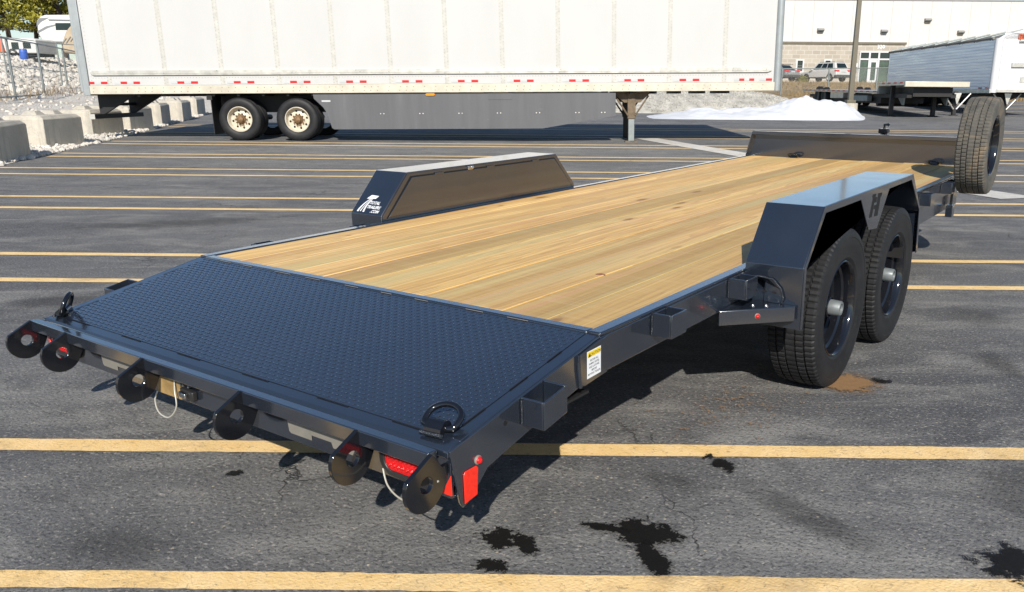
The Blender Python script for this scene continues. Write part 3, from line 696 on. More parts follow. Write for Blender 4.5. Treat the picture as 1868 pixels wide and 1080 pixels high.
# left fender: closed tool box
BX=empty('tool_box_fender',(0,0,0),parent=TR)
lp=[(1.052,0.40),(1.052,0.655),(1.252,0.867),(2.636,0.867),(2.846,0.650),(2.87,0.40)]
m=MB(); m.prism(lp,-W-FW,-W-0.006,'x'); m.build('box_shell',P,BX,bevel=0.003)
m=MB(); m.prism([(1.060,0.6265),(1.060,0.651),(1.256,0.859),(2.632,0.859),(2.838,0.646),(2.84,0.6265)],-W-0.006,-W-0.002,'x'); m.build('face_frame',P,BX,bevel=0.001)
m=MB(); m.prism([(1.098,0.642),(1.285,0.838),(2.605,0.838),(2.805,0.642)],-W-0.0019,-W+0.0035,'x'); m.build('door',P,BX,bevel=0.0015)
for ya,yb,za,zb in ((1.092,1.281,0.640,0.8405),):
    m=MB()
    def seg(a,b,w_=0.0035):
        a=Vector(a);b=Vector(b);d=(b-a).normalized();n2=Vector((-d.y,d.x))*w_
        m.add([(-W-0.0012,*(a+n2)),(-W-0.0012,*(b+n2)),(-W-0.0012,*(b-n2)),(-W-0.0012,*(a-n2))],[(0,1,2,3)])
    seg((1.088,0.636),(1.279,0.8415)); seg((1.279,0.8415),(2.611,0.8415)); seg((2.611,0.8415),(2.812,0.636)); m.build('door_gap',M['cut'],BX)
for yc in (1.50,1.95,2.40):
    m=MB(); m.box(-W+0.0001,-W+0.006,yc-0.035,yc+0.035,0.834,0.848); m.build('hinge',P,BX,bevel=0.002)
m=MB(); m.box(-W-0.001,-W+0.008,1.74,1.785,0.838,0.862); m.lathe([(0,0.016),(0.010,0.014),(0.012,0.004)],12,Matrix.Translation((-W,1.775,0.852))); m.build('latch',M['chrome'],BX,bevel=0.002)
# dealer mark on the rear slope of the box
sd_=Vector((0,1.252-1.052,0.867-0.655)); slen=sd_.length; sn=Vector((0,-sd_.z,sd_.y)).normalized()
LM=Matrix.Translation(Vector((-W-FW,1.052,0.655))+sn*0.0012)@Matrix(((1,0,0,0),(0,sd_.y/slen,sn.y,0),(0,sd_.z/slen,sn.z,0),(0,0,0,1)))
lg=empty('dealer_mark',(0,0,0),parent=BX)
def flat(name,pts,mat,par,Mm,z=0.0003):
    m=MB(); m.add([(p[0],p[1],z) for p in pts],[tuple(range(len(pts)))],Mm); return m.build(name,mat,par)
flat('mark_bar',[(0.060,0.098),(0.128,0.102),(0.142,0.122),(0.084,0.124)],M['white'],BX,LM)
def arcstrip(p0,p1,p2,w0,w1):
    a=[];b=[]
    for i in range(9):
        t=i/8; p=Vector(p0)*(1-t)**2+Vector(p1)*2*t*(1-t)+Vector(p2)*t*t; d=(Vector(p1)-Vector(p0))*(1-t)*2+(Vector(p2)-Vector(p1))*2*t; d=Vector(d).normalized(); nn=Vector((-d.y,d.x))*((w0*(1-t)+w1*t)/2)
        a.append(tuple(p+nn)); b.append(tuple(p-nn))
    return a+b[::-1]
for p0,p1,p2,a_,b_ in (((0.092,0.100),(0.050,0.060),(0.044,0.012),0.005,0.013),((0.098,0.096),(0.072,0.06),(0.064,0.014),0.002,0.008),((0.106,0.098),(0.080,0.055),(0.090,0.012),0.006,0.013)):
    flat('mark_road',arcstrip(p0,p1,p2,a_,b_),M['white'],BX,LM)
for txt,px_,py_,sz in (('TOTAL',0.098,0.066,0.027),('TRAILERS',0.094,0.038,0.027),('.COM',0.140,0.012,0.026)):
    me=text_mesh(txt,sz,0.3,0,'LEFT',0.92,0.0006); me.transform(LM@Matrix.Translation((px_,py_,0.0004))); link('mark_lettering',me,M['white'],BX)
bpy.data.objects.remove(lg)
# caution label
CL=empty('caution_label',(W+0.0068,-0.045,0.5485),parent=TR)
Lm=Matrix(((0,0,1,0),(1,0,0,0),(0.03,1,0,0),(0,0,0,1)))
def lab(name,x0_,x1_,y0_,y1_,z,mat): flat(name,[(x0_,y0_),(x1_,y0_),(x1_,y1_),(x0_,y1_)],mat,CL,Lm,z)
lab('label_sheet',-0.037,0.037,-0.042,0.042,0.0,M['white']); lab('label_band',-0.034,0.034,0.022,0.039,0.0004,M['yellowlabel'])
flat('warning_triangle',[(-0.031,0.0235),(-0.018,0.0235),(-0.0245,0.036)],M['ink'],CL,Lm,0.0008)
def ltxt(t_,x_,y_,s_,al='CENTER'):
    me=text_mesh(t_,s_,0,0,al,1.0,0.0001); me.transform(Lm@Matrix.Translation((x_,y_,0.0009))); link('label_lettering',me,M['ink'],CL)
ltxt('CAUTION',0.007,0.0255,0.0125)
for k,t_ in enumerate(('SECURE ALL','RAMPS, GATES,','AND LATCHES','BEFORE','MOVING TRAILER')): ltxt(t_,0.0,0.009-0.0105*k,0.0082)
# wheels
def tyre_profile(R_,w_,rim):
    hw=w_/2
    pr=[(rim-0.004,-hw*0.80),(rim+0.004,-hw*0.90),(rim+0.016,-hw*0.965),(rim+0.022,-hw*0.955),((rim+R_)/2-0.01,-hw*1.03),((rim+R_)/2+0.02,-hw*1.04),(R_-0.042,-hw*1.03),(R_-0.040,-hw*1.045),(R_-0.026,-hw*1.03),(R_-0.013,-hw*0.985)]
    tr=[]
    xs=[-0.90,-0.62,-0.615,-0.545,-0.54,-0.25,-0.245,-0.185,-0.18,0.18,0.185,0.245,0.25,0.54,0.545,0.615,0.62,0.90]
    for k,x in enumerate(xs):
        groove=(k in (2,3,6,7,10,11,14,15)); crown=0.006*(x**2)
        tr.append((R_-crown-(0.011 if groove else 0),x*hw))
    mir=[(r,-x) for r,x in pr[::-1]]
    return pr+tr+mir, len(pr), len(tr)
def tyre_mesh(R_,w_,rim,name,mat,parent,seg=320,per=4):
    prof,a,b=tyre_profile(R_,w_,rim)
    def fn(i,j,r,x):
        k=j-a
        if 0<=k<b:
            grp=0 if k<=1 else 1 if 4<=k<=5 else 2 if 8<=k<=9 else 3 if 12<=k<=13 else 4 if k>=16 else None
            if grp is not None and grp!=2 and (i+(grp*1))%per==0: r-=0.0055
            if grp==2 and i%per==1: r-=0.003
            if grp in(1,3): x+=0.0
        elif k in(-1,b) and i%per==0: r-=0.005
        return r,x
    m=MB(); m.lathe(prof,seg,fn=fn); return m.build(name,mat,parent,smooth=28)
def rim_mesh(R_,hw,parent,mat,out=1):
    # stepped steel rim; out=+1 faces +x
    m=MB()
    prof=[(R_+0.006,0.90*hw),(R_+0.002,0.93*hw),(R_-0.003,0.90*hw),(R_-0.008,0.78*hw),(R_-0.012,0.44*hw),(R_-0.022,0.36*hw),(R_-0.026,0.05*hw),(R_-0.042,-0.02*hw),(R_-0.045,-0.20*hw),(R_-0.060,-0.30*hw),(R_*0.55,-0.22*hw),(R_*0.46,-0.10*hw),(R_*0.36,-0.12*hw),(0.055,-0.12*hw),(0.052,-0.3*hw)]
    m.lathe([(r,x*out) for r,x in prof],64)
    m.lathe([(R_+0.004,-0.76*hw*out),(R_-0.01,-0.6*hw*out),(R_-0.03,-0.3*hw*out)],48)
    return m.build('rim',mat,parent,smooth=40)
def wheel(name,x,y,out,hub=True,parent=TR,zl=None,mat=None):
    e=empty(name,(x,y,zl if zl is not None else RT-TP*(y-2.7)-0.004),(R.uniform(0,3),0,0),parent=parent)
    tyre_mesh(RT,0.205,0.212,'tyre',mat or M['rubber'],e); rim_mesh(0.208,0.1025,e,M['gloss'],out)
    for k in range(6):
        a=k*math.pi/3; m=MB(); m.lathe([(0,0.030*out),(0.009,0.028*out),(0.010,0.0)],6,Matrix.Translation((-0.012*out,0.072*math.cos(a),0.072*math.sin(a)))); m.build('lug_nut',M['gloss'] if k%3 else M['chrome'],e)
    if hub:
        m=MB(); m.lathe([(0.05,-0.03*out),(0.046,0.048*out),(0.042,0.052*out)],24); m.build('hub_barrel',M['gloss'],e,smooth=40)
        m=MB(); m.lathe([(0.036,0.050*out),(0.033,0.096*out),(0.030,0.100*out),(0.022,0.100*out),(0.020,0.090*out),(0.0,0.090*out)],24); m.build('hub_cap',M['zinc'],e,smooth=40)
        m=MB(); m.lathe([(0.0,0.0915*out),(0.016,0.0915*out),(0.016,0.089*out)],18); m.build('cap_plug',M['rubberblack'],e)
    return e
AX1,AX2,XW=1.575,2.440,1.2835
for y in (AX1,AX2):
    wheel('wheel',XW-0.1025,y,1); wheel('wheel',-(XW-0.1025),y,-1)
    m=MB(); m.tube([(-1.1,y,RT-TP*(y-2.7)),(1.1,y,RT-TP*(y-2.7))],0.038,12); part('axle',m,M['underside'],smooth=50)
m=MB(); m.box(0.9,0.96,1.4,2.65,0.40,0.44); m.box(-0.96,-0.9,1.4,2.65,0.40,0.44); part('leaf_spring',m,M['underside'])
# spare wheel on its post
SPx,SPy,SPz=1.30,4.95,0.856
sp=wheel('spare_wheel',SPx-0.1025,SPy,1,hub=False,zl=SPz,mat=M['rubber_dirty'])
sp['label']='muddy spare wheel on post beside the deck'
m=MB(); m.prism([(4.90,0.33),(5.00,0.33),(5.00,0.74),(4.90,0.74)],W+0.012,W+0.022,'x'); m.box(W-0.0,W+0.012,4.91,4.99,0.40,0.60); m.box(W+0.022,SPx-0.115,4.92,4.98,SPz-0.16,SPz-0.10); m.box(W+0.023,W+0.04,4.87,5.03,0.64,SPz+0.04); part('spare_post',m,bevel=0.002)
m=MB(); m.box(W+0.001,W+0.05,4.78,4.86,0.33,0.42); part('mount_block',m,bevel=0.003)
# headboard
HB=empty('headboard',(0,5.83,0),parent=TR)
m=MB(); m.prism([(-1.035,0.60),(1.035,0.60),(1.0,0.822),(-1.0,0.822)],0.0,0.006,'y'); m.build('board',P,HB)
m=MB(); m.box(-0.985,0.985,-0.048,0.006,0.8225,0.858); m.build('top_tube',P,HB,bevel=0.005)
for s in (1,-1):
    m=MB(); m.prism([(-0.062,0.6265),(0.006,0.6265),(0.006,0.858),(-0.048,0.858),(-0.062,0.80)],-0.004,0.004,'x',Matrix(((1,0,-s*0.24,s*(1.034+0.6265*0.24)),(0,1,0,0),(0,0,1,0),(0,0,0,1)))); m.build('end_gusset',P,HB,bevel=0.002)
m=MB(); m.box(-W+0.02,W-0.02,5.818,5.8285,0.56,H-0.002); part('front_channel',m)
# tongue, coupler and jack beyond the headboard
m=MB()
for s in (1,-1): m.prism([(s*0.75,5.85),(s*0.85,5.85),(s*0.09,7.15),(s*0.0,7.15)],0.40,0.52,'z')
part('tongue',m)
m=MB(); m.box(-0.05,0.05,7.1,7.35,0.44,0.56); part('coupler',m,bevel=0.01)
JK=empty('jack',(0.04,6.62,0),parent=TR)
m=MB(); m.tube([(0,0,0.14),(0,0,0.83)],0.032,14); m.build('jack_tube',M['gloss'],JK,smooth=40)
m=MB(); m.box(-0.045,0.045,-0.045,0.045,0.825,0.868); m.build('gear_head',M['gloss'],JK,bevel=0.008)
m=MB(); m.tube([(0.0,0,0.86),(0.0,0,0.905),(0.035,-0.01,0.909),(0.05,-0.01,0.895)],0.013,8); m.build('crank',M['gloss'],JK,smooth=60)
m=MB(); m.lathe([(0.09,0.0),(0.085,0.012),(0.03,0.02)],16,Matrix.Translation((0,0,0.062))@Matrix.Rotation(rad(-90),4,'Y')); m.tube([(0,0,0.07),(0,0,0.15)],0.025,12); m.build('jack_foot',M['zinc'],JK)
# ---------------------------------------------------------------- box semi-trailer behind
ST=empty('semi_trailer',B(-12.0,20.85,gz(20.85)),(0,-0.0125,BROT+0.0265))
tag(ST,'long white dry van semi trailer with grey side skirt and red tape strips','semi trailer')
def sp_(name,m,mat,parent=None,**k): return m.build(name,mat,parent or ST,**k)
LEN=16.88; ZR=1.08
def sx(px): return (px-158)/1267*16.9
m=MB(); m.box(0.06,LEN-0.1,0.036,2.56,ZR+0.06,4.02); sp_('box_body',m,M['van'])
m=MB(); m.box(0.05,LEN-0.05,0.03,2.57,4.02,4.06); sp_('roof',m,M['van'])
m=MB(); m.box(0.2,LEN-0.2,0.05,2.5,ZR+0.02,ZR+0.055); sp_('floor',m,M['underside'])
seams=[0.13]+[sx(204+101.45*k) for k in range(12)]+[LEN-0.22]
for a,b in zip(seams[:-1],seams[1:]):
    m=MB(); m.box(a+0.003,b-0.003,0.0,0.035,ZR+0.205,4.02); sp_('side_panel',m,M['van'])
rv=MB()
def rivet(x,z,y=-0.006,r=0.0085): rv.add([(x-r,y,z),(x,y,z-r),(x+r,y,z),(x,y,z+r),(x,y-0.006,z)],[(0,1,4),(1,2,4),(2,3,4),(3,0,4)])
for s_x in seams[1:-1]:
    m=MB(); m.box(s_x-0.055,s_x+0.055,-0.004,-0.0005,ZR+0.206,4.0); sp_('seam_strip',m,M['rivet'])
    z=ZR+0.24
    while z<3.6:
        rivet(s_x-0.036,z); rivet(s_x+0.036,z+0.03); z+=0.075
for a,b in zip(seams[:-1],seams[1:]):
    x=a+0.1
    while x<b-0.08: rivet(x,ZR+0.375,-0.0015,0.009); x+=0.07
x=0.2
while x<LEN-0.3:
    rivet(x,ZR+0.055,-0.0225,0.014); rivet(x+0.02,ZR+0.14,-0.0225,0.014); x+=0.27 if int(x*7)%2 else 0.16
z=ZR+0.24
while z<3.6: rivet(0.19,z,-0.0015); z+=0.085
tag(rv.build('rivets',M['rivethead'],ST),kind='stuff')
m=MB(); m.box(0.12,LEN-0.13,-0.022,0.035,ZR,ZR+0.200); sp_('bottom_rail',m,M['railcream'],bevel=0.006)
m=MB(); m.prism([(0.20,ZR+0.475),(0.26,ZR+0.435),(LEN-0.32,ZR+0.435),(LEN-0.22,ZR+0.475),(LEN-0.32,ZR+0.545),(0.26,ZR+0.545)],-0.045,-0.0055,'y'); m.box(0.27,LEN-0.33,-0.052,-0.0452,ZR+0.47,ZR+0.51); sp_('rub_rail',m,M['alum'],bevel=0.008)
m=MB(); m.box(-0.03,0.125,-0.03,0.10,ZR-0.03,4.05); m.box(-0.10,-0.031,-0.01,0.12,ZR+0.05,4.05); sp_('rear_post',m,M['greypost'],bevel=0.012)
m=MB(); m.box(-0.04,0.05,0.11,2.5,ZR-0.03,ZR+0.14); sp_('rear_sill',m,M['greypost'])
m=MB(); m.tube([(LEN-0.06,0.06,ZR),(LEN-0.06,0.06,4.05)],0.095,16); sp_('nose_corner',m,M['greypost'],smooth=40)
tapes=[(165,200,'RWR'),(212,258,'WRWR')]+[(313+101.4*k,362+101.4*k,'WRWR') for k in range(10)]+[(1339,1376,'WRWR'),(1386,1409,'WR')]
for a,b,c in tapes:
    e=empty('reflective_tape',(0,0,0),parent=ST); w_=(sx(b)-sx(a))/len(c)
    for k,ch in enumerate(c):
        m=MB(); m.box(sx(a)+k*w_,sx(a)+(k+1)*w_-0.002,-0.0085,-0.0045,ZR+0.235,ZR+0.29); m.build('red_segment' if ch=='R' else 'silver_segment',M['tapered' if ch=='R' else 'tapewhite'],e)
# under-run guard
m=MB(); m.box(0.02,0.14,-0.02,2.45,0.50,0.61); sp_('guard_bar',m,M['underside'],bevel=0.006)
m=MB(); m.box(0.015,0.145,-0.032,-0.0205,0.495,0.615); sp_('guard_end',m,M['alum'])
for yy in (0.45,1.95):
    m=MB(); m.prism([(0.03,0.6),(0.13,0.6),(0.95,1.075),(0.03,1.075)],yy,yy+0.10,'y'); sp_('guard_strut',m,M['underside'])
m=MB(); m.box(0.1,0.2,0.5,2.0,0.80,0.87); sp_('guard_brace',m,M['underside'])
# bogie
m=MB(); m.box(2.9,6.0,0.75,0.95,0.62,1.06); m.box(2.9,6.0,1.65,1.85,0.62,1.06); sp_('bogie_frame',m,M['underside'])
for x in [1.2+0.6*k for k in range(25)]:
    m=MB(); m.box(x,x+0.06,0.06,2.5,ZR-0.06,ZR+0.018); sp_('floor_beam',m,M['underside'])
def truck_wheel(x,y,out,simple=False):
    r=0.515; e=empty('wheel',(x,y,r-0.0125*x),(0,0,0),parent=ST)
    Mr=Matrix.Rotation(rad(-90)*out,4,'Z')
    prof=[(0.30,-0.02),(0.33,0.0),(0.37,0.012),(0.44,0.015),(0.49,-0.005),(0.512,-0.035),(0.515,-0.07),(0.500,-0.075),(0.500,-0.085),(0.515,-0.09),(0.515,-0.14),(0.500,-0.145),(0.500,-0.155),(0.515,-0.16),(0.515,-0.21),(0.505,-0.24),(0.45,-0.27),(0.30,-0.25)]
    m=MB(); m.lathe(prof,48,Mr); m.build('tyre',M['rubber'],e,smooth=35)
    if simple: return e
    m=MB(); m.lathe([(0.305,-0.015),(0.298,0.0),(0.286,0.0),(0.280,-0.03),(0.268,-0.06),(0.262,-0.115),(0.235,-0.135),(0.165,-0.125),(0.12,-0.10)],40,Mr); m.build('rim',M['wheelcream'],e,smooth=40)
    for k in range(8):
        a=k*math.pi/4+0.2; m=MB(); m.lathe([(0.0,-0.124),(0.026,-0.124)],12,Mr@Matrix.Translation((0,0.208*math.cos(a),0.208*math.sin(a)))); m.build('hand_hole',M['cut'],e)
    for k in range(10):
        a=k*math.pi/5; m=MB(); m.lathe([(0,-0.055),(0.015,-0.058),(0.018,-0.105)],6,Mr@Matrix.Translation((0,0.135*math.cos(a),0.135*math.sin(a)))); m.build('lug_nut',M['rusthub'],e)
    m=MB(); m.lathe([(0.12,-0.10),(0.105,-0.06),(0.085,-0.045),(0.08,0.0),(0.05,0.02),(0.0,0.022)],24,Mr); m.build('hub',M['rusthub'],e,smooth=35)
    return e
for px in (428,533):
    truck_wheel(sx(px),0.05,1); truck_wheel(sx(px),0.40,1,True); truck_wheel(sx(px),2.5,-1,True)
    m=MB(); m.tube([(sx(px),0.4,0.47),(sx(px),2.3,0.47)],0.07,12); sp_('axle',m,M['underside'],smooth=40)
for yy in (0.05,1.85):
    m=MB(); m.box(sx(379),sx(379)+0.012,yy,yy+0.62,0.11,0.93); sp_('mud_flap',m,M['rubberblack'])
m=MB(); m.box(sx(372),sx(382),0.05,0.6,0.93,1.05); sp_('flap_bracket',m,M['underside'])
sk=[(sx(566),ZR-0.005),(sx(567),ZR-0.13),(sx(574),ZR-0.22),(sx(583),ZR-0.34),(sx(590),ZR-0.50),(sx(596),ZR-0.83),(sx(600),0.215),(sx(985),0.205),(sx(1121),0.50),(sx(1121),ZR-0.03),(sx(1085),ZR-0.005)]
m=MB(); m.prism(sk,0.035,0.05,'y'); sp_('side_skirt',m,M['skirt'])
for px in (690,762,834,905,977,1050,1098):
    for d in (-3,3):
        m=MB(); m.lathe([(0,-0.008),(0.014,-0.006),(0.016,0)],8,Matrix.Translation((sx(px+d),0.0345,0.58))@Matrix.Rotation(rad(90),4,'Z')); sp_('skirt_bolt',m,M['alum'])
m=MB(); m.box(sx(886),sx(930),0.028,0.0345,0.90,1.05); sp_('skirt_patch',m,M['skirt'],bevel=0.003)
m=MB(); m.box(sx(581),sx(597),0.031,0.0345,0.87,0.91); sp_('label',m,M['tapewhite'])
m=MB(); m.prism([(sx(773),1.0),(sx(787),1.0),(sx(789),1.03),(sx(787),1.062),(sx(773),1.062),(sx(771),1.03)],0.034,0.01,'y'); sp_('side_marker',m,M['amber'],bevel=0.008)
# landing gear
LX=sx(1152)
for yy,mt in ((0.30,'rust'),(2.0,'underside')):
    e=empty('landing_leg',(LX,yy,0),parent=ST); mm=M[mt]
    m=MB(); m.prism([(sx(1118)-LX,ZR-0.002),(sx(1185)-LX,ZR-0.002),(sx(1185)-LX,ZR-0.06),(sx(1168)-LX,ZR-0.27),(sx(1138)-LX,ZR-0.27),(sx(1120)-LX,ZR-0.06)],-0.02,0.10,'y'); m.build('bracket',mm,e,bevel=0.004)
    m=MB(); m.box(-0.10,0.10,-0.05,0.13,0.42,ZR-0.03); m.build('outer_tube',mm,e,bevel=0.01)
    m=MB(); m.box(-0.075,0.075,-0.025,0.105,0.04-0.0125*LX,0.43); m.build('inner_tube',M['galv'] if mt=='rust' else mm,e,bevel=0.008)
    m=MB(); m.box(-0.16,0.16,-0.10,0.18,-0.0125*LX-0.004,0.045-0.0125*LX); m.build('foot',mm,e,bevel=0.008)
    for sx_ in (-1,1):
        m=MB(); m.tube([(sx_*0.42,-0.03,ZR-0.10),(sx_*0.09,-0.06,0.50)],0.022,6); m.build('brace',mm,e)
# ---------------------------------------------------------------- left bank: concrete blocks, stones, fence
LA=Vector((-9.75,13.8)); LD=Vector((-0.262,1.0)).normalized(); LN=Vector((-LD.y,LD.x))
FT=[(0,0.0),(1.2,0.10),(4,0.28),(8.5,0.50),(9.6,0.60),(16,2.55),(22,2.7),(200,2.8)]
def bank(t):
    for (a,za),(b,zb) in zip(FT[:-1],FT[1:]):
        if t<=b: return za+(zb-za)*(t-a)/(b-a)
    return 2.8
def bz(u,v):
    q=Vector((u,v))-LA; t=q.dot(LN); return gz(v)+(bank(t)+0.03 if t>0 else 0)+0.05*fbm(u,v,0.5,4,2.0)*min(1,max(0,t))
m=MB(); ts=[0.0,0.15,0.4,0.8]+[1.2+0.5*k for k in range(44)]+[25,30,40,60,100,200]; ss=[-40,-30,-20,-12,-8]+[-5+1.0*k for k in range(90)]+[95,120,160,250]
for s in ss:
    for k,t in enumerate(ts):
        p=LA+LD*s+LN*(t+(0.12*noise.noise(Vector((s*1.7,3.3,0))) if k==0 else 0)); z=gz(p.y)+bank(t)+(0.012 if k else 0.006)+0.10*fbm(p.x,p.y,0.6,4,2.0)*min(1,t*0.5)
        m.v.append(B(p.x,p.y,z))
n=len(ts)
for i in range(len(ss)-1):
    for j in range(n-1): m.f.append((i*n+j,i*n+j+1,(i+1)*n+j+1,(i+1)*n+j))
tag(m.build('gravel_bank',M['gravel'],smooth=50),kind='structure')
ICO=None
def ico():
    global ICO
    if ICO is None:
        bm=bmesh.new(); bmesh.ops.create_icosphere(bm,subdivisions=1,radius=1.0); bm.verts.ensure_lookup_table()
        ICO=([v.co.copy() for v in bm.verts],[tuple(v.index for v in f.verts) for f in bm.faces]); bm.free()
    return ICO
def rock(m,p,r):
    vs_,fs=ico(); rot=Matrix.Rotation(R.uniform(0,6.28),3,(R.uniform(-1,1),R.uniform(-1,1),R.uniform(0.1,1))); s=Vector((R.uniform(.7,1.3),R.uniform(.6,1.2),R.uniform(.5,.9)))
    m.add([p+rot@Vector((v.x*s.x,v.y*s.y,v.z*s.z))*r*R.uniform(.8,1.15) for v in vs_],fs)
m=MB()
for _ in range(2600):
    s=R.uniform(-2,22); t=abs(R.gauss(0,0.7)); p=LA+LD*s+LN*(t-0.05); r=R.uniform(0.025,0.065)
    rock(m,B(p.x,p.y,gz(p.y)+bank(max(0,t))+0.02),r)
for _ in range(3300):
    s=R.uniform(8,62); t=R.uniform(1.5,16.5) if R.random()<.25 else R.uniform(9.2,16.8); p=LA+LD*s+LN*t; rock(m,B(p.x,p.y,gz(p.y)+bank(t)+0.03),R.uniform(0.09,0.26) if t>9 else R.uniform(.05,.12))
tag(m.build('limestone_riprap',M['stone']),'loose pale limestone rocks covering the bank behind the blocks','rocks',kind='stuff')
# blocks
def block(c,r,label):
    c=Vector(c); r=Vector(r); d=(r-c); L_=max(1.1,min(1.55,d.length)); d.normalize(); left=Vector((-d.y,d.x))
    ctr=c+d*(L_/2)+left*0.42; ang=math.atan2(-d.x,d.y)
    e=empty('concrete_block',B(ctr.x,ctr.y,gz(ctr.y)-0.01),(0,0,BROT+ang)); tag(e,label,'block','concrete blocks edging the lot')
    m=MB(); hx,hy,h,ch=0.42,L_/2,0.70,0.07
    lv=[(hx,hy,0),(hx,hy,h-ch),(hx-ch,hy-ch,h)]
    for x_,y_,z_ in lv: m.v+=[Vector((-x_,-y_,z_)),Vector((x_,-y_,z_)),Vector((x_,y_,z_)),Vector((-x_,y_,z_))]
    m.f=[(3,2,1,0),(8,9,10,11)]
    for k in (0,4):
        for i in range(4): m.f.append((k+i,k+(i+1)%4,k+4+(i+1)%4,k+4+i))
    m.build('block_body',M['concrete'],e,bevel=0.018)
    for k in (-1,1):
        m=MB(); y0=k*hy*0.45; a,b=0.17,0.10
        m.add([(-a,y0-a,h),(a,y0-a,h),(a,y0+a,h),(-a,y0+a,h),(-b,y0-b,h+0.085),(b,y0-b,h+0.085),(b,y0+b,h+0.085),(-b,y0+b,h+0.085)],[(4,5,6,7),(0,1,5,4),(1,2,6,5),(2,3,7,6),(3,0,4,7)]); m.build('block_lug',M['concrete'],e,bevel=0.01)
BL=[((-9.98,14.44),(-10.37,15.92)),((-11.24,17.8),(-11.29,19.28)),((-12.35,21.5),(-12.3,22.9)),((-12.72,24.04),(-12.7,25.3)),((-13.29,27.04),(-13.66,28.4)),((-13.95,29.92),(-14.27,31.3)),((-14.9,33.2),(-15.2,34.6))]
ORD=['first','second','third','fourth','fifth','sixth','farthest']
LB=['concrete edging block farthest from the semi trailer, at the open end of the row','concrete edging block with vertical stains, second from the open end of the row','concrete edging block right behind the semi trailer under-run guard','concrete edging block fourth from the open end, partly behind the guard bar','concrete edging block fifth from the open end of the row','concrete edging block sixth from the open end, beside the semi mud flap','concrete edging block at the far end of the row beyond the semi']
for (c,r),lb in zip(BL,LB): block(c,r,lb)
def fence(name,posts,h,label,rails=(1.0,),mesh=True,r=0.04,cat='fence',thin=0.6,straight=True):
    # posts: (u,v,z); a chain link run
    p0=Vector((posts[0][0],posts[0][1])); p1=Vector((posts[-1][0],posts[-1][1])); d=(p1-p0); ang=math.atan2(d.y,d.x)
    e=empty(name,B(*posts[0]),(0,0,BROT+ang)); tag(e,label,cat)
    inv=e.matrix_basis.inverted(); loc=[inv@B(*p) for p in posts]
    for q in loc:
        m=MB(); m.tube([q-Vector((0,0,0.3)),q+Vector((0,0,h))],r,10); m.lathe([(0,0.05),(r,0.02),(r*1.3,0)],10,Matrix.Translation(q+Vector((0,0,h)))@Matrix.Rotation(rad(-90),4,'Y')); m.build('post',M['galv'],e,smooth=40)
    for rl in rails:
        m=MB(); m.tube([q+Vector((0,0,h*rl)) for q in loc],r*thin,8); m.build('rail',M['galv'],e,smooth=40)
    if mesh:
        m=MB()
        for a,b in zip(loc[:-1],loc[1:]): m.add([a+Vector((0,.03,.05)),b+Vector((0,.03,.05)),b+Vector((0,.03,h)),a+Vector((0,.03,h))],[(0,1,2,3)])
        m.build('chain_mesh',M['chain'],e)
    return e
def pz(px,py,v): return at(px,py,v)
fence('chain_link_fence',[pz(-45,184,30.6),pz(29,179.5,35.8),pz(82,175,41),pz(126,172,47),pz(163,170,53.5),pz(195,168,60)],2.36,'tall galvanised chain link fence between the concrete blocks and the campers',(1.0,0.03),True,0.052)
fence('chain_link_fence',[pz(-30,160,45),pz(17,158,45.6),pz(116,167,47.6),pz(200,168,50)],2.5,'second thinner chain link fence line just behind the tall one',(1.0,0.42),False,0.035)
m=MB()
for _ in range(420):
    s=R.uniform(18,34); p=LA+LD*s+LN*R.gauss(8.3,0.7); b0=B(p.x,p.y,gz(p.y)+bank(8.3)); hgt=R.uniform(0.2,0.9)*(1.3 if R.random()<.15 else 0.5); d=Vector((R.uniform(-.4,.4),R.uniform(-.4,.4),1))*hgt
    wv=Vector((R.uniform(-1,1),R.uniform(-1,1),0)).normalized()*0.014
    m.add([b0-wv,b0+wv,b0+d*0.6+wv*.7,b0+d],[(0,1,2,3)])
tag(m.build('dead_weeds',M['weed']),'dead brown weeds along the foot of the fence','weeds',kind='stuff')
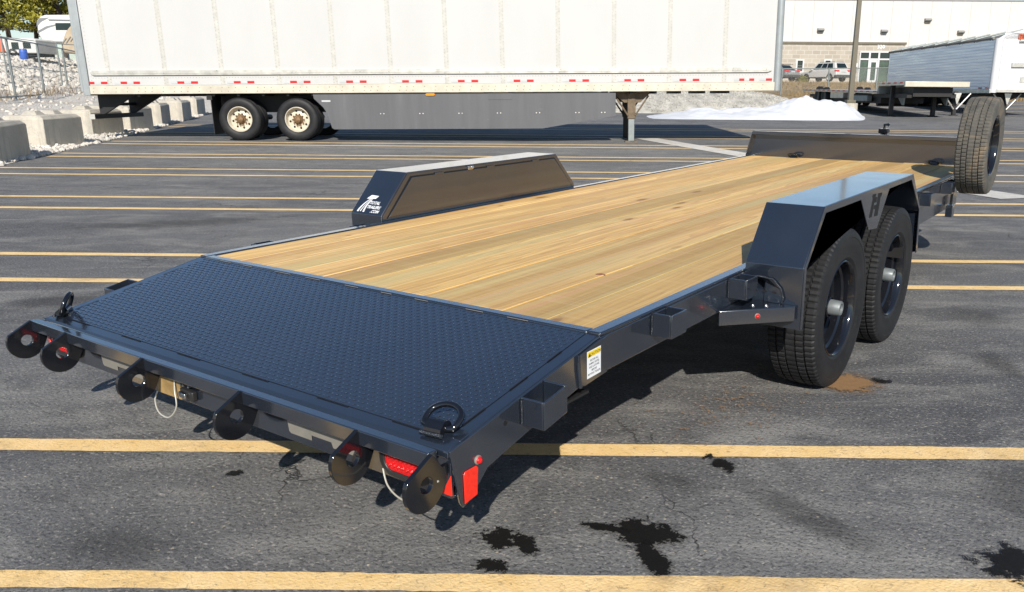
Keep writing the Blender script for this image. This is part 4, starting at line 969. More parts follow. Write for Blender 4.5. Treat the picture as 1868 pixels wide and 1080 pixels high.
# campers on the bank
def prof_uz(pts,v): return [(at(x,y,v)[0],at(x,y,v)[2]) for x,y in pts]
def camper():
    v=60.0; pu,_,pzz=at(80,107,v); e=empty('camper_trailer',B(pu,v,pzz),(0,0,BROT)); tag(e,'white fifth wheel camper with raised nose and grey swoosh on the bank','camper')
    def lp(pts): return [(a-pu,b-pzz) for a,b in prof_uz(pts,v)]
    m=MB(); m.prism(lp([(66,37),(72,30),(80,27),(230,26),(230,104),(140,104),(124,80),(112,78),(78,78),(68,60)]),0,2.45,'y'); m.build('body',M['rv'],e,bevel=0.12)
    m=MB(); m.prism(lp([(67,40),(72,33),(90,32),(75,40),(67,49)]),-0.012,-0.002,'y'); m.build('nose_cap',M['rvgrey'],e)
    m=MB(); m.prism(lp([(68,57),(84,48),(105,43.5),(105,46),(88,51),(69,61)]),-0.012,-0.002,'y'); m.build('swoosh',M['rvgrey'],e)
    m=MB(); m.prism(lp([(101,42),(131,42),(128,55),(102,55)]),-0.02,-0.002,'y'); m.build('window',M['glass'],e,bevel=0.02)
    m=MB(); m.prism(lp([(88,35),(131,36),(131,38),(90,37.5)]),-0.05,-0.002,'y'); m.build('awning',M['rvgrey'],e)
    m=MB(); m.prism(lp([(112,25.9),(123,25.9),(122,22),(114,22)]),1.0,1.8,'y'); m.build('roof_unit',M['underside'],e)
    for px in (150,165):
        q=lp([(px,100)])[0]; m=MB(); m.lathe([(0.2,-0.1),(0.36,-0.12),(0.36,0.1),(0.2,0.1)],20,Matrix.Translation((q[0],0.1,0.36))@Matrix.Rotation(rad(90),4,'Z')); m.build('wheel',M['rubber'],e)
    m=MB(); q=lp([(88,78)])[0]; m.box(q[0],q[0]+0.08,0.3,0.4,0,q[1]); m.box(q[0],q[0]+0.08,2.0,2.1,0,q[1]); m.build('leg',M['galv'],e)
camper()
def boxtrailer(name,px0,px1,ytop,ybot,v,mat,label,cat,roof=None,win=()):
    u0_,_,z0=at(px0,ybot,v); u1_=at(px1,ybot,v)[0]; z1=at(px0,ytop,v)[2]
    e=empty(name,B(u0_,v,z0),(0,0,BROT)); tag(e,label,cat); L_=u1_-u0_; h=z1-z0
    m=MB(); m.prism([(0.0,h*0.28),(L_,h*0.28),(L_,h*0.95),(L_-0.2,h),(0.2,h),(0.0,h*0.95)],0,2.2,'y'); m.build('body',mat,e,bevel=0.06)
    m=MB(); m.box(0.1,L_-0.1,0.2,2.0,h*0.14,h*0.28); m.build('chassis',M['underside'],e)
    for f in (0.35,0.55):
        m=MB(); m.lathe([(0.16,-0.1),(0.32,-0.1),(0.32,0.1),(0.16,0.1),(0.1,-0.06),(0,-0.06)],18,Matrix.Translation((L_*f,0.1,0.32))@Matrix.Rotation(rad(90),4,'Z')); m.build('wheel',M['rubber'],e)
    for a,b,c,d in win:
        m=MB(); m.box(L_*a,L_*b,-0.015,-0.002,h*c,h*d); m.build('window',M['glass'],e,bevel=0.01)
    return e
boxtrailer('travel_trailer',-30,70,69,107,56.5,M['rv'],'low white travel trailer parked below the camper nose on the bank','camper',win=((0.55,0.68,0.45,0.8),(0.76,0.9,0.5,0.8)))
def covered():
    v=57.5; pu,_,pzz=at(112,103,v); e=empty('covered_camper',B(pu,v,pzz),(0,0,BROT)); tag(e,'camper under a tan fabric cover next to the semi trailer','camper')
    def lp(pts): return [(a-pu,b-pzz) for a,b in prof_uz(pts,v)]
    m=MB(); m.prism(lp([(111,80),(118,58),(127,46),(160,44),(210,46),(210,99),(140,99),(115,97)]),0,2.2,'y'); m.build('cover',M['tancover'],e,bevel=0.15)
    for k in range(5):
        q=lp([(113+8*k,82-3*k),(121+8*k,70-3*k)]); m=MB(); m.tube([(q[0][0],-0.01,q[0][1]),(q[1][0],-0.02,q[1][1])],0.03,6); m.build('strap',M['rvgrey'],e)
covered()
u_,v_,z_=at(44.5,108,52); 
e=empty('barrel',B(u_,v_,z_)); tag(e,'blue plastic barrel behind the chain link fence','barrel')
m=MB(); m.lathe([(0,0.0),(0.19,0.0),(0.215,0.05),(0.215,0.19),(0.225,0.2),(0.215,0.21),(0.215,0.38),(0.225,0.39),(0.215,0.4),(0.20,0.56),(0.19,0.58),(0,0.58)],20,Matrix.Rotation(rad(-90),4,'Y')); m.build('drum',M['bluebarrel'],e,smooth=40)
m=MB(); m.lathe([(0,0.605),(0.03,0.605),(0.03,0.58)],10,Matrix.Translation((0.1,0,0))@Matrix.Rotation(rad(-90),4,'Y')); m.build('cap',M['rubberblack'],e)
u_,v_,z_=at(5,96,53)
e=empty('traffic_cone',B(u_,v_,z_)); tag(e,'orange cone standing by the white travel trailer','cone')
m=MB(); m.lathe([(0.17,0.03),(0.05,0.85),(0.03,0.88),(0,0.88)],16,Matrix.Rotation(rad(-90),4,'Y')); m.build('cone_body',M['orangecone'],e,smooth=40)
m=MB(); m.box(-0.22,0.22,-0.22,0.22,0,0.03); m.build('cone_base',M['rubberblack'],e)
# pines
def pine(px,v,h,rad_,seed,label):
    u_=at(px,100,v)[0]; base=B(u_,v,3.3); rr=random.Random(seed)
    e=empty('pine_tree',base); tag(e,label,'tree','pines behind the campers')
    lean=Vector((rr.uniform(-.3,.3),rr.uniform(-.3,.3),0))
    m=MB(); pts=[Vector((0,0,-0.3))+lean*0]+[Vector((0,0,h*k/8))+lean*(k/8)+Vector((rr.uniform(-.1,.1),rr.uniform(-.1,.1),0)) for k in range(1,9)]
    m.tube(pts,[0.26*(1-0.11*k) for k in range(9)],8); fo=MB()
    for k in range(120):
        z=h*rr.uniform(0.22,1.0); a=rr.uniform(0,6.28); L_=rad_*(1.15-0.75*z/h)*rr.uniform(.55,1.05); st=Vector((0,0,z))+lean*(z/h)
        en=st+Vector((math.cos(a)*L_,math.sin(a)*L_,L_*rr.uniform(-0.05,0.35))); md=st.lerp(en,.5)+Vector((0,0,-0.1*L_))
        m.tube([st,md,en],[0.06,0.04,0.015],5)
        for c_ in range(5):
            t=rr.uniform(.45,1.08); c=st.lerp(en,t)+Vector((rr.gauss(0,.28),rr.gauss(0,.28),rr.gauss(0.08,.14))); R_=rr.uniform(.32,.62)
            for q in range(30):
                d=Vector((rr.gauss(0,1),rr.gauss(0,1),rr.gauss(0.25,.6))).normalized(); p=c+Vector((d.x,d.y,d.z*0.5))*R_*rr.uniform(.3,1)
                s1=d.cross(Vector((rr.uniform(-1,1),rr.uniform(-1,1),rr.uniform(-1,1)))).normalized()*rr.uniform(.05,.10); l1=d*rr.uniform(.14,.28)
                fo.add([p-s1,p+s1,p+l1+s1*.4,p+l1-s1*.4],[(0,1,2,3)])
    m.build('trunk',M['bark'],e,smooth=50); fo2=bpy.data.meshes.new('crown'); fo2.from_pydata([tuple(p) for p in fo.v],[],fo.f); link('crown',fo2,M['needles'],e)
for k,(px,v,h,r_,lb) in enumerate([(-35,84,13.5,3.6,'tall pine at the end of the row above the white travel trailer'),(22,80,13,3.4,'dense pine rising behind the white travel trailer roof'),(70,88,14.5,3.6,'pine whose crown stands over the fifth wheel camper nose'),(118,82,13.5,3.4,'pine beside the semi trailer rear edge above the camper roof'),(165,90,15,3.7,'pine mostly hidden behind the semi trailer')]): pine(px,v,h,r_,31+k,lb)
# ---------------------------------------------------------------- right side: piles, pole, parked trailers
def mound(name,mat,u0_,u1_,v0_,v1_,hf,nu,nv,lab,cat,kind=None,sm=50):
    m=MB()
    for j in range(nv+1):
        for i in range(nu+1):
            u_=u0_+(u1_-u0_)*i/nu; v_=v0_+(v1_-v0_)*j/nv; m.v.append(B(u_,v_,gz(v_)-0.03+hf(u_,v_)))
    for j in range(nv):
        for i in range(nu):
            a=j*(nu+1)+i; m.f.append((a,a+1,a+nu+2,a+nu+1))
    o=m.build(name,mat,smooth=sm); tag(o,lab,cat,kind=kind); return o
HP=[(1168,0),(1190,.06),(1230,.22),(1260,.33),(1300,.36),(1350,.36),(1390,.44),(1420,.62),(1442,.80),(1456,.86),(1475,.80),(1500,.72),(1520,.68),(1540,.62),(1556,.40),(1580,0)]
def snowh(u_,v_):
    px=PPX+(u_/v_)*1.0*FPX/1.0*0.952+(-6)
    # invert at(): u scales linearly with px on a given v
    ua=at(1168,215,v_)[0]; ub=at(1580,215,v_)[0]; px=1168+(u_-ua)/(ub-ua)*412
    h=0
    if HP[0][0]<px<HP[-1][0]:
        for (a,ha),(b,hb) in zip(HP[:-1],HP[1:]):
            if a<=px<=b: h=ha+(hb-ha)*(px-a)/(b-a); break
    t=(v_-33.5)/4.2
    if t<=0 or t>=1: return 0
    f=min(1,(t/0.42))**0.75 if t<0.42 else ((1-t)/0.58)**0.8
    n_=1+0.45*fbm(u_,v_,1.1,5,4.0)+0.18*fbm(u_,v_,3.0,4,1.0)
    return h*f*n_*1.05
mound('snow_pile',M['snow'],2.0,12.2,33.3,38.0,snowh,150,60,'melting heap of white snow in front of the grey gravel pile','snow pile')
def gravh(u_,v_):
    a=(u_-4.6)/6.2; b=(v_-41.5)/3.4; d=a**4+b*b
    return max(0,1-d)**0.7*0.92*(1+0.15*fbm(u_,v_,0.8,4,3.0)) if d<1 else 0
mound('gravel_pile',M['stone2'],-1.8,11,38,45,gravh,70,40,'long heap of grey gravel behind the snow pile','gravel pile')
m=MB()
for _ in range(3800):
    u_=R.uniform(-1.2,10.6); v_=R.uniform(38.1,43); h=gravh(u_,v_)
    if h>0.02: rock(m,B(u_,v_,gz(v_)-0.03+h),R.uniform(0.03,0.085))
tag(m.build('gravel_stones',M['stone2']),'loose grey stones covering the gravel heap','stones',kind='stuff')
# lamp pole
u_,v_,_z=at(1549,207,38.6); e=empty('light_pole',B(u_,v_,gz(v_)),(0,0,BROT)); tag(e,'bronze parking lot light pole on a round concrete footing','light pole')
m=MB(); m.lathe([(0,-0.1),(0.34,-0.1),(0.34,0.45),(0.32,0.48),(0,0.48)],28,Matrix.Rotation(rad(-90),4,'Y')); m.build('footing',M['concrete'],e,smooth=40)
m=MB(); m.box(-0.2,0.2,-0.2,0.2,0.48,0.62); m.build('base_cover',M['bronze'],e,bevel=0.02)
m=MB(); a,b=0.11,0.07; m.add([(-a,-a,0.6),(a,-a,0.6),(a,a,0.6),(-a,a,0.6),(-b,-b,9),(b,-b,9),(b,b,9),(-b,b,9)],[(3,2,1,0),(4,5,6,7),(0,1,5,4),(1,2,6,5),(2,3,7,6),(3,0,4,7)]); m.build('shaft',M['bronze'],e,bevel=0.012)
m=MB(); m.box(-0.9,0.9,-0.05,0.05,8.85,8.95); m.build('arm',M['bronze'],e)
for s in (-1,1):
    m=MB(); m.box(s*0.9-0.25,s*0.9+0.25,-0.2,0.2,8.8,8.98); m.build('lamp_head',M['bronze'],e,bevel=0.03)
# step-deck flatbed
FU,FV=at(1650,155,35)[0],35.0
e=empty('flatbed_trailer',B(FU,FV,gz(FV)),(0,0,BROT)); tag(e,'low step deck flatbed trailer with white front beam beside the light pole','flatbed trailer'); g0=gz(FV)
FWd=at(1768,155,35)[0]-FU
m=MB(); m.box(0,FWd,-0.08,0.08,1.63-g0,1.845-g0); m.build('front_beam',M['railcream'],e,bevel=0.02)
m=MB(); m.box(0,FWd,0.085,3.1,1.70-g0,1.83-g0); m.build('upper_deck',M['alum'],e)
m=MB(); m.prism([(3.105,1.85-g0),(3.4,1.80-g0),(3.4,1.36-g0),(16,1.52-g0),(16,1.63-g0),(3.35,1.49-g0)][0:0]+[(3.2,1.37-g0),(16,1.53-g0),(16,1.63-g0),(3.2,1.49-g0)],0.0,FWd,'x'); m.build('lower_deck',M['alum'],e)
m=MB(); m.prism([(3.0,1.69-g0),(3.1,1.69-g0),(3.3,1.36-g0),(3.0,1.36-g0)],0.02,FWd-0.02,'x'); m.build('step_wall',M['galv'],e)
def dtape(y0,y1,z0,z1,n):
    for k in range(n):
        a=y0+(y1-y0)*k/n; b=y0+(y1-y0)*(k+0.92)/n; zz=z0+(z1-z0)*k/n
        m=MB(); m.box(-0.012,-0.002,a,b,zz,zz+0.06); m.build('tape_strip',M['tapered' if k%2==0 else 'tapewhite'],e)
dtape(0.2,3.0,1.76-g0,1.76-g0,8); dtape(3.3,15.9,1.425-g0,1.56-g0,28)
m=MB(); m.box(0.3,0.55,0.4,15.5,1.2-g0,1.36-g0); m.box(FWd-0.55,FWd-0.3,0.4,15.5,1.2-g0,1.36-g0); m.build('main_beam',M['underside'],e)
for x in (0.18,FWd-0.62):
    m=MB(); m.box(x,x+0.17,1.9,2.07,0.05+0.05,1.70-g0); m.box(x-0.08,x+0.25,1.8,2.15,0.0+0.06,0.10); m.build('landing_leg',M['underside'],e,bevel=0.01)
    m=MB(); m.prism([(1.2,1.70-g0),(2.6,1.70-g0),(2.5,1.5-g0),(1.5,0.6-g0+0.3),(1.35,0.6-g0+0.3)],x+0.35,x+0.40,'x'); m.build('gusset',M['galv'],e)
for y in (11.8,13.1):
    m=MB(); m.lathe([(0.0,-0.02),(0.2,-0.02),(0.24,0.0),(0.44,0.0),(0.48,-0.05),(0.48,-0.25),(0.2,-0.27)],28,Matrix.Translation((0.06,y,gz(FV+y)-g0+0.48))@Matrix.Rotation(rad(180),4,'Z')); m.build('wheel',M['rubber'],e,smooth=40)
m=MB(); m.box(0.03,0.3,8.2,10.4,0.95-g0+0.2,1.42-g0); m.build('tool_box',M['alum'],e,bevel=0.01)
m=MB(); m.box(0.05,0.3,4.6,7.4,1.02-g0,1.30-g0); m.build('side_tank',M['galv'],e,bevel=0.03)
m=MB(); m.box(0.5,FWd-0.5,0.3,3.0,1.25-g0,1.62-g0); m.build('gooseneck_frame',M['underside'],e)
m=MB(); m.box(0.35,FWd-0.35,3.6,15.0,0.95-g0,1.30-g0); m.build('chassis',M['underside'],e)
m=MB(); m.tube([(0.4,4.2,0.98-g0),(FWd-0.4,4.2,0.98-g0)],0.16,14); m.build('air_tank',M['underside'],e,smooth=40)
for y in (11.8,13.1):
    m=MB(); m.lathe([(0.2,-0.02),(0.48,-0.05),(0.48,-0.25),(0.2,-0.27)],24,Matrix.Translation((FWd-0.35,y,gz(FV+y)-g0+0.48))@Matrix.Rotation(rad(180),4,'Z')); m.build('wheel',M['rubber'],e,smooth=40)
# hopper trailer
HV=37.5; HU=at(1807,160,HV)[0]; hg=gz(HV)
e=empty('hopper_trailer',B(HU,HV,hg),(0,0,BROT)); tag(e,'tall grain hopper trailer with polished bluish side and white nose','hopper trailer')
zb,zt=1.58-hg,3.66-hg; HL=12.8; HW=2.6
for k in range(16):
    z0=zb+(zt-zb)*k/16; z1=zb+(zt-zb)*(k+1)/16
    m=MB(); m.box(0.0,0.03,0.02,HL,z0+0.0015,z1-0.0015); m.build('side_slat',M['polished'],e,bevel=0.003,seg=1)
m=MB(); m.box(0.035,HW-0.03,0.03,HL,zb,zt); m.build('body_core',M['alum'],e)
m=MB(); m.box(-0.03,0.04,0.0,HL,zb-0.16,zb-0.002); m.build('lower_rail',M['alum'],e,bevel=0.01)
m=MB(); m.prism([(0.30,zt+0.24),(HW-0.3,zt+0.24),(HW,zt),(HW,zb),(0.28,zb),(0.28,zt)],-0.03,0.0,'y'); m.build('nose_panel',M['hopperwhite'],e)
m=MB(); m.tube([(0.15,0.10,zb-0.14),(0.15,0.10,zt+0.02)],0.17,20); m.build('corner_post',M['hopperwhite'],e,smooth=40)
m=MB(); m.box(0.2,HW,-0.06,-0.032,zb-0.12,zb+0.0); m.build('nose_sill',M['alum'],e)
m=MB(); m.prism([(0.0,zt),(0.28,zt+0.10),(1.3,zt+0.34),(2.3,zt+0.10),(HW,zt)],0.1,HL,'y'); m.build('tarp',M['tarp'],e,bevel=0.03)
m=MB(); m.prism([(0.02,zt-0.03),(0.3,zt+0.16),(1.3,zt+0.42),(2.4,zt+0.16),(HW,zt-0.03)],-0.03,0.10,'y'); m.build('nose_cap',M['hopperwhite'],e,bevel=0.02)
m=MB(); m.tube([(-0.05,0.2,zt+0.03),(-0.05,HL,zt+0.03)],0.05,10); m.build('tarp_roll',M['tarp'],e,smooth=40)
for k in range(9):
    y=0.5+k*1.5; m=MB(); m.tube([(-0.07,y,zt-0.05),(0.0,y,zt+0.10),(0.4,y,zt+0.20),(1.3,y,zt+0.41)],0.03,6); m.build('tarp_bow',M['galv'],e)
m=MB(); m.box(0.75,HW-0.4,-0.12,-0.032,zb+0.92,zb+1.12); m.build('step_rail',M['alum'],e,bevel=0.01)
m=MB(); m.tube([(0.95,-0.10,zt-0.08),(2.2,-0.10,zt-0.08)],0.06,10); m.build('hose_tube',M['alum'],e,smooth=40)
uS=at(1858.5,66,HV-0.06)[0]-HU; zS=at(1858.5,66.5,HV-0.06)[2]-hg
m=MB(); m.box(uS,uS+0.75,-0.075,-0.04,zS-0.10,zS+0.10); m.build('name_plate',M['orange'],e)
me=text_mesh('TIM',0.19,0,0,'LEFT',1.0,0.004); me.transform(Matrix.Translation((uS+0.03,-0.078,zS-0.065))@Matrix.Rotation(rad(90),4,'X')); link('plate_lettering',me,M['underside'],e)
uS=at(1861,145,HV-0.06)[0]-HU; zS=at(1861,145,HV-0.06)[2]-hg
m=MB(); m.box(uS,uS+0.35,-0.05,-0.032,zS-0.13,zS+0.13); m.build('service_plate',M['alum'],e,bevel=0.01)
for yy in (0.25,0.9):
    m=MB(); m.box(-0.04,-0.032,yy,yy+0.2,zb+0.03,zb+0.09); m.build('red_marker',M['tapered'],e)
for c0 in (1.2,6.6):
    m=MB(); y0,y1=c0,c0+5.0; ym=(y0+y1)/2
    m.add([(0.1,y0,zb-0.1),(HW-.1,y0,zb-0.1),(HW-.1,y1,zb-0.1),(0.1,y1,zb-0.1),(0.8,ym-.5,0.45),(HW-.8,ym-.5,0.45),(HW-.8,ym+.5,0.45),(0.8,ym+.5,0.45)],[(4,5,6,7),(0,1,5,4),(1,2,6,5),(2,3,7,6),(3,0,4,7)]); m.build('hopper_chute',M['underside'],e)  # chute coloured near black to stand for the shade under the hopper
m=MB(); m.box(0.25,HW-0.25,0.8,9.4,zb-0.34,zb-0.165); m.build('chassis',M['underside'],e)  # dark box added to fill the shadowed gap below the body
m=MB(); m.box(0.3,HW-0.3,9.0,12.6,0.45,zb-0.17); m.build('bogie',M['underside'],e)
for px in (1748,1840):
    x=at(px,213,HV)[0]-HU
    m=MB(); m.box(x-0.08,x+0.08,0.45,0.61,0.05,zb-0.1); m.box(x-0.15,x+0.15,0.4,0.68,0.0,0.05); m.build('landing_leg',M['underside'],e,bevel=0.01)
    m=MB(); m.prism([(x-0.16,zb-0.16),(x+0.16,zb-0.16),(x+0.02,zb-0.62),(x-0.02,zb-0.62)],0.30,0.34,'y'); m.build('gusset',M['alum'],e)
    for s in (-1,1):
        m=MB(); m.tube([(x+s*0.6,0.4,zb-0.18),(x+s*0.06,0.45,zb-0.85)],0.03,6); m.build('brace',M['alum'],e)
for y in (10.2,11.5):
    for x in (0.05,HW-0.3):
        m=MB(); m.lathe([(0.0,-0.02),(0.22,-0.02),(0.26,0.0),(0.46,0.0),(0.5,-0.05),(0.5,-0.25),(0.2,-0.27)],24,Matrix.Translation((x,y,gz(HV+y)-hg+0.5))@Matrix.Rotation(rad(180),4,'Z')); m.build('wheel',M['rubber'],e,smooth=40)
# ---------------------------------------------------------------- grass bank, building, cars
ZPL=at(1503,149.5,78.5)[2]
def gbz(u_,v_):
    if v_<54: return gz(v_)-0.05
    t=min(1,(v_-54)/23); s_=t*t*(3-2*t)*0.25+t*0.75
    return 0.95+(ZPL-0.95)*s_+0.10*fbm(u_,v_,0.25,4,1.0)*(1 if v_<73 else max(0,1-(v_-73)/2))
vs2=[53,54]+[55+0.8*k for k in range(25)]+[76,80,86,92,120,200]; us2=[-22+1.4*k for k in range(62)]+[80,120]
def gb2(u_,v_): return gbz(u_,v_)*1.0 if u_>-19 else -0.3
tag(sheet('grass_bank',us2,vs2,gb2,M['drygrass']),kind='structure')
m=MB()
for _ in range(9000):
    u_=R.uniform(14,36); v_=R.uniform(54.5,74.5); b0=B(u_,v_,gbz(u_,v_)-0.02); h=R.uniform(0.12,0.38); d=Vector((R.uniform(-.6,.6),R.uniform(-.6,.6),1))*h; wv=Vector((R.uniform(-1,1),R.uniform(-1,1),0)).normalized()*0.025
    m.add([b0-wv,b0+wv,b0+d],[(0,1,2)])
go=m.build('dry_grass',M['drygrass']); tag(go,'dry brown grass on the bank below the building','grass',kind='stuff')
fence('chain_link_fence',[pz(1337,173,59),pz(1424,173,59.5),pz(1509,172,60),pz(1597,171,60.5),pz(1685,170,61),pz(1775,169,61.5)],1.72,'low chain link fence on the dry grass bank below the building',(1.0,),True,0.05)
BV=90.0; BU=at(1300,145,BV)[0]; bzz=ZPL-0.05
e=empty('warehouse',B(BU,BV,bzz),(0,0,BROT)); tag(e,'large white warehouse with tan block entrance base and wall lights','building')
def bx(px,v=BV): return at(px,100,v)[0]-BU
def bh(px,py,v=BV): return at(px,py,v)[2]-bzz
ztop=bh(1800,2.5)
m=MB(); m.box(0.5,62,0.305,30,0,ztop-0.05); m.build('core',M['wallwhite'],e)
x=0.0; k=0
while x<62:
    m=MB(); m.box(x+0.006,x+1.985,0.0,0.30,0.0,ztop); m.build('wall_panel',M['wallwhite'],e); x+=1.994
m=MB(); m.box(-0.05,62.1,-0.06,0.4,ztop+0.002,ztop+0.12); m.build('coping',M['fixture'],e)
ct=bh(1500,80.5,BV-1.2); cr=bx(1650,BV-1.2)
def wallgrid(x0_,x1_,z0_,z1_,holes,y0_,y1_):
    xs=sorted({x0_,x1_,*[h[0] for h in holes],*[h[1] for h in holes]}); zs=sorted({z0_,z1_,*[h[2] for h in holes],*[h[3] for h in holes]}); mm=MB()
    for a,b in zip(xs[:-1],xs[1:]):
        for c,d in zip(zs[:-1],zs[1:]):
            if not any(h[0]<=a and b<=h[1] and h[2]<=c and d<=h[3] for h in holes): mm.box(a,b,y0_,y1_,c,d)
    return mm
YF=-1.2
wins=[(bx(1453.5,88.8),bx(1468,88.8),bh(1460,132.5,88.8),bh(1460,108,88.8)),(bx(1504.5,88.8),bx(1518.5,88.8),bh(1510,132.5,88.8),bh(1510,108,88.8))]
door=(bx(1569,88.8),bx(1625,88.8),0.0,bh(1580,93,88.8))
mm=wallgrid(0,cr,0,ct,wins+[door],YF,YF+0.4); mm.build('block_wall',M['cmu'],e)
m=MB(); m.box(0,cr,YF+0.45,-0.01,0,ct-0.01); m.build('interior',M['underside'],e)
m=MB(); m.box(-0.05,cr+0.08,YF-0.10,-0.002,ct,ct+0.22); m.build('base_coping',M['bronze'],e)
for (a,b,c,d) in wins:
    w_=empty('window',(a,YF+0.1,c),parent=e)
    m=MB(); W2,H2=b-a,d-c; t=0.14
    m.box(0,W2,-0.12,0.0,0,t); m.box(0,W2,-0.12,0.0,H2-t,H2); m.box(0,t,-0.12,0,t,H2-t); m.box(W2-t,W2,-0.12,0,t,H2-t); m.build('frame',M['frame'],w_)
    m=MB(); m.box(t,W2-t,0.005,0.02,t,H2-t); m.build('pane',M['glass'],w_)
    for k in range(3):
        m=MB(); m.box(t,W2-t,-0.01,0.004,0.25+0.2*k,0.28+0.2*k); m.build('blind',M['fixture'],w_)
d0=empty('entrance',(door[0],YF+0.12,0),parent=e); DW,DH=door[1]-door[0],door[3]
xsd=[0,bx(1587,88.8)-door[0],bx(1604,88.8)-door[0],DW]; zt1=bh(1580,108,88.8)
m=MB(); t=0.09
for xx in xsd: m.box(xx-t,xx+t,-0.12,0.0,0,DH)
m.build('mullion',M['frame'],d0)
for zz in (0.08,zt1,DH-0.08):
    m=MB(); m.box(0.1,DW-0.1,-0.11,-0.01,zz-0.08,zz+0.08); m.build('transom',M['frame'],d0)
for a,b in zip(xsd[:-1],xsd[1:]):
    m=MB(); m.box(a+t,b-t,0.01,0.03,0.16,zt1-0.08); m.build('pane',M['doorglass'],d0)
    m=MB(); m.box(a+t,b-t,0.01,0.03,zt1+0.08,DH-0.16); m.build('pane',M['glass'],d0)
m=MB(); a,b=xsd[1]+t,xsd[2]-t
m.box(a,a+0.14,-0.08,0.0,0.1,zt1-0.09); m.box(b-0.14,b,-0.08,0.0,0.1,zt1-0.09); m.box(a+.14,b-.14,-0.08,0,0.17,0.4); m.box(a+.14,b-.14,-0.08,0,zt1-0.3,zt1-0.09); m.build('door_frame',M['frame'],d0)
me=text_mesh('320',0.52,0,0.02,'LEFT',1.0,0.008); me.transform(Matrix.Translation((bx(1598.5,88.8),YF-0.03,bh(1600,88.6,88.8)))@Matrix.Rotation(rad(90),4,'X')); link('house_number',me,M['white'],e)
for nm,y0,y1 in (('wall_sign',116,122.5),('mail_box',124.5,132)):
    m=MB(); m.box(bx(1558,88.8),bx(1565.5,88.8),YF-0.1,YF-0.003,bh(1560,y1,88.8),bh(1560,y0,88.8)); m.build(nm,M['white'] if nm=='wall_sign' else M['fixture'],e,bevel=0.03)
for px,py in ((1493,55),(1608,57.5),(1685,37),(1747,59),(1850,60)):
    f=empty('wall_light',(bx(px),0,bh(px,py)),parent=e)
    m=MB(); m.prism([(-0.005,0.2),(-0.38,0.12),(-0.38,-0.04),(-0.005,-0.18)],-0.34,0.34,'x'); m.build('housing',M['fixture'],f,bevel=0.03)
    m=MB(); m.box(-0.28,0.28,-0.36,-0.08,-0.14,-0.06); m.build('lens',M['glass'],f)
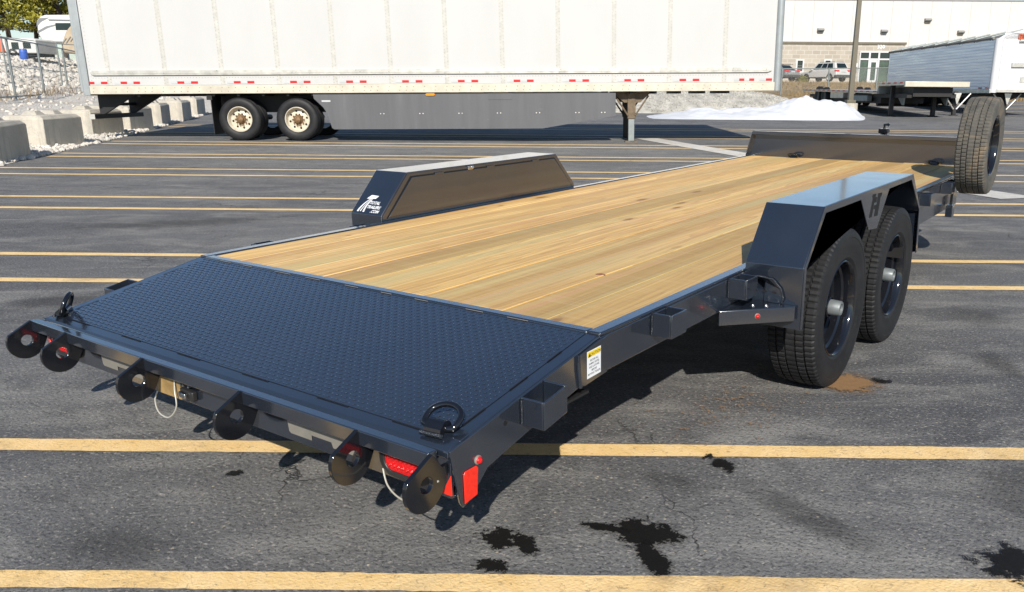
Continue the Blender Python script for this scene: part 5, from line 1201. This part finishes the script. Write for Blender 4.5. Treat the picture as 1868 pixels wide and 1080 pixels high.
# shrub
def shrub(px,py,v,r_):
    u_,v_,z_=at(px,py,v); e=empty('shrub',B(u_,v_,gbz(u_,v_))); tag(e,'small round yellow green shrub beside the white SUV','shrub'); m=MB()
    for _ in range(700):
        d=Vector((R.gauss(0,1),R.gauss(0,1),abs(R.gauss(0,.8)))).normalized()*r_*R.uniform(.6,1.05); s1=Vector((R.gauss(0,1),R.gauss(0,1),R.gauss(0,1))).normalized()*0.07; s2=s1.cross(d).normalized()*0.05
        m.add([d-s1,d+s2,d+s1,d-s2],[(0,1,2,3)])
    me=bpy.data.meshes.new('foliage'); me.from_pydata([tuple(p) for p in m.v],[],m.f); link('foliage',me,M['shrub'],e)
    m=MB(); m.tube([(0,0,-0.1),(0,0,r_*0.7)],0.05,6); m.build('stem',M['bark'],e)
shrub(1463,146,79,0.62)
def car(u_,v_,heading,body,label,cat,low=False):
    z_=gbz(u_,v_); e=empty('parked_car',B(u_,v_,z_),(0,0,BROT+heading)); tag(e,label,cat)
    h=1.64 if not low else 1.44; L2=2.2; w2=0.92; bl=0.92 if not low else 0.86
    prof=[(-L2,0.48),(-L2+0.02,0.85),(-L2+0.12,bl+0.08),(-0.9,bl+0.1),(0.75,bl+0.06),(1.55,bl-0.02),(2.1,bl-0.18),(L2,0.62),(L2-0.02,0.36),(1.75,0.34),(1.70,0.52),(1.52,0.68),(1.22,0.68),(1.04,0.52),(1.0,0.32),(-1.0,0.32),(-1.05,0.52),(-1.22,0.68),(-1.52,0.68),(-1.70,0.52),(-1.75,0.34),(-L2+0.1,0.36)]
    m=MB(); m.prism(prof,-w2,w2,'y'); m.build('body',body,e,bevel=0.07,seg=3)
    # greenhouse
    rb,rf=(-1.75,0.25) if not low else (-1.15,0.2)
    bt=[(-2.08 if not low else -1.9,bl+0.07),(0.95,bl+0.05)]; tw=w2*0.74
    m=MB(); vs_=[]
    for s in (-1,1): vs_+=[(bt[0][0],s*w2*0.93,bt[0][1]),(bt[1][0],s*w2*0.93,bt[1][1]),(rf,s*tw,h),(rb,s*tw,h+0.0)]
    m.add(vs_,[(0,1,2,3),(7,6,5,4),(0,4,5,1),(1,5,6,2),(2,6,7,3),(3,7,4,0)]); m.build('cabin',body,e,bevel=0.06,seg=3)
    def glass(name,q,mat=M['glass'],off=0.012):
        q=[Vector(p) for p in q]; n_=(q[1]-q[0]).cross(q[2]-q[0]).normalized(); c=sum(q,Vector())/len(q)
        if n_.dot(c-Vector((0,0,1.1)))<0: n_=-n_
        m=MB(); k=len(q); m.v=[p+n_*off for p in q]+[p-n_*0.01 for p in q]; m.f=[tuple(range(k)),tuple(range(2*k-1,k-1,-1))]+[(i,(i+1)%k,(i+1)%k+k,i+k) for i in range(k)]; m.build(name,mat,e)
    def L3(a,b,t): return tuple(a[i]+(b[i]-a[i])*t for i in range(3))
    for s in (0,4):
        a,b,c,d=[vs_[s+i] for i in range(4)]
        def P_(u1,v1): return L3(L3(a,b,u1),L3(d,c,u1),v1)
        for u1,u2 in ((0.12,0.36),(0.39,0.62),(0.65,0.90)): glass('side_window',[P_(u1,.14),P_(u2,.14),P_(u2,.88),P_(u1,.88)])
    a,b,c,d=vs_[0],vs_[4],vs_[7],vs_[3]
    def P2(u1,v1): return L3(L3(a,b,u1),L3(d,c,u1),v1)
    glass('rear_window',[P2(.1,.2),P2(.9,.2),P2(.88,.88),P2(.12,.88)])
    a,b,c,d=vs_[1],vs_[5],vs_[6],vs_[2]
    glass('windscreen',[P2(.08,.1),P2(.92,.1),P2(.9,.9),P2(.1,.9)])
    for s in (-1,1):
        m=MB(); m.box(-L2-0.015,-L2+0.25,min(s*0.55,s*(w2+0.01)),max(s*0.55,s*(w2+0.01)),0.86,0.99); m.build('tail_light',M['red'],e,bevel=0.02)
        m=MB(); m.box(L2-0.2,L2+0.01,min(s*0.5,s*(w2-0.05)),max(s*0.5,s*(w2-0.05)),0.62,0.74); m.build('headlight',M['tapewhite'],e,bevel=0.02)
        m=MB(); m.box(0.55,0.72,min(s*(w2),s*(w2+0.18)),max(s*(w2),s*(w2+0.18)),bl+0.08,bl+0.22); m.build('mirror',body,e,bevel=0.03)
        m=MB(); m.tube([(-1.6,s*0.6,h+0.05),(0.1,s*0.6,h+0.05)],0.02,6); m.build('roof_rail',M['carplastic'],e)
        for x in (-1.37,1.37):
            wv=empty('wheel',(x,s*(w2-0.11),0.34),parent=e); Mr=Matrix.Rotation(rad(90)*s,4,'Z')
            m=MB(); m.lathe([(0.22,0.09),(0.25,0.11),(0.31,0.11),(0.34,0.08),(0.34,-0.09),(0.25,-0.11)],24,Mr); m.build('tyre',M['rubber'],wv,smooth=40)
            m=MB(); m.lathe([(0.23,0.10),(0.21,0.07),(0.18,0.06),(0.06,0.085),(0,0.09)],20,Mr); m.build('rim',M['alum'],wv,smooth=40)
            for k in range(5):
                a_=k*1.2566; m=MB(); m.lathe([(0,0.078),(0.035,0.078)],10,Mr@Matrix.Translation((0,0.135*math.cos(a_),0.135*math.sin(a_)))); m.build('rim_gap',M['cut'],wv)
    m=MB(); m.box(-L2-0.03,-L2+0.3,-w2-0.005,w2+0.005,0.36,0.60); m.build('rear_bumper',M['carplastic'],e,bevel=0.05)
    m=MB(); m.box(-1.0,1.0,-w2-0.008,w2+0.008,0.31,0.42); m.build('sill',M['carplastic'],e,bevel=0.02)
    m=MB(); m.box(-L2-0.012,-L2+0.01,-0.25,0.25,0.78,0.90); m.build('number_plate',M['tapewhite'],e)
su,_,_=at(1503,147,78.5); car(su,78.5,rad(122),M['carpaint'],'white SUV parked with its rear toward the grass bank by the entrance','SUV')
su,_,_=at(1412,147,79.5); car(su,79.5,rad(125),M['cargrey'],'silver grey car half hidden behind the semi trailer nose','car',True)
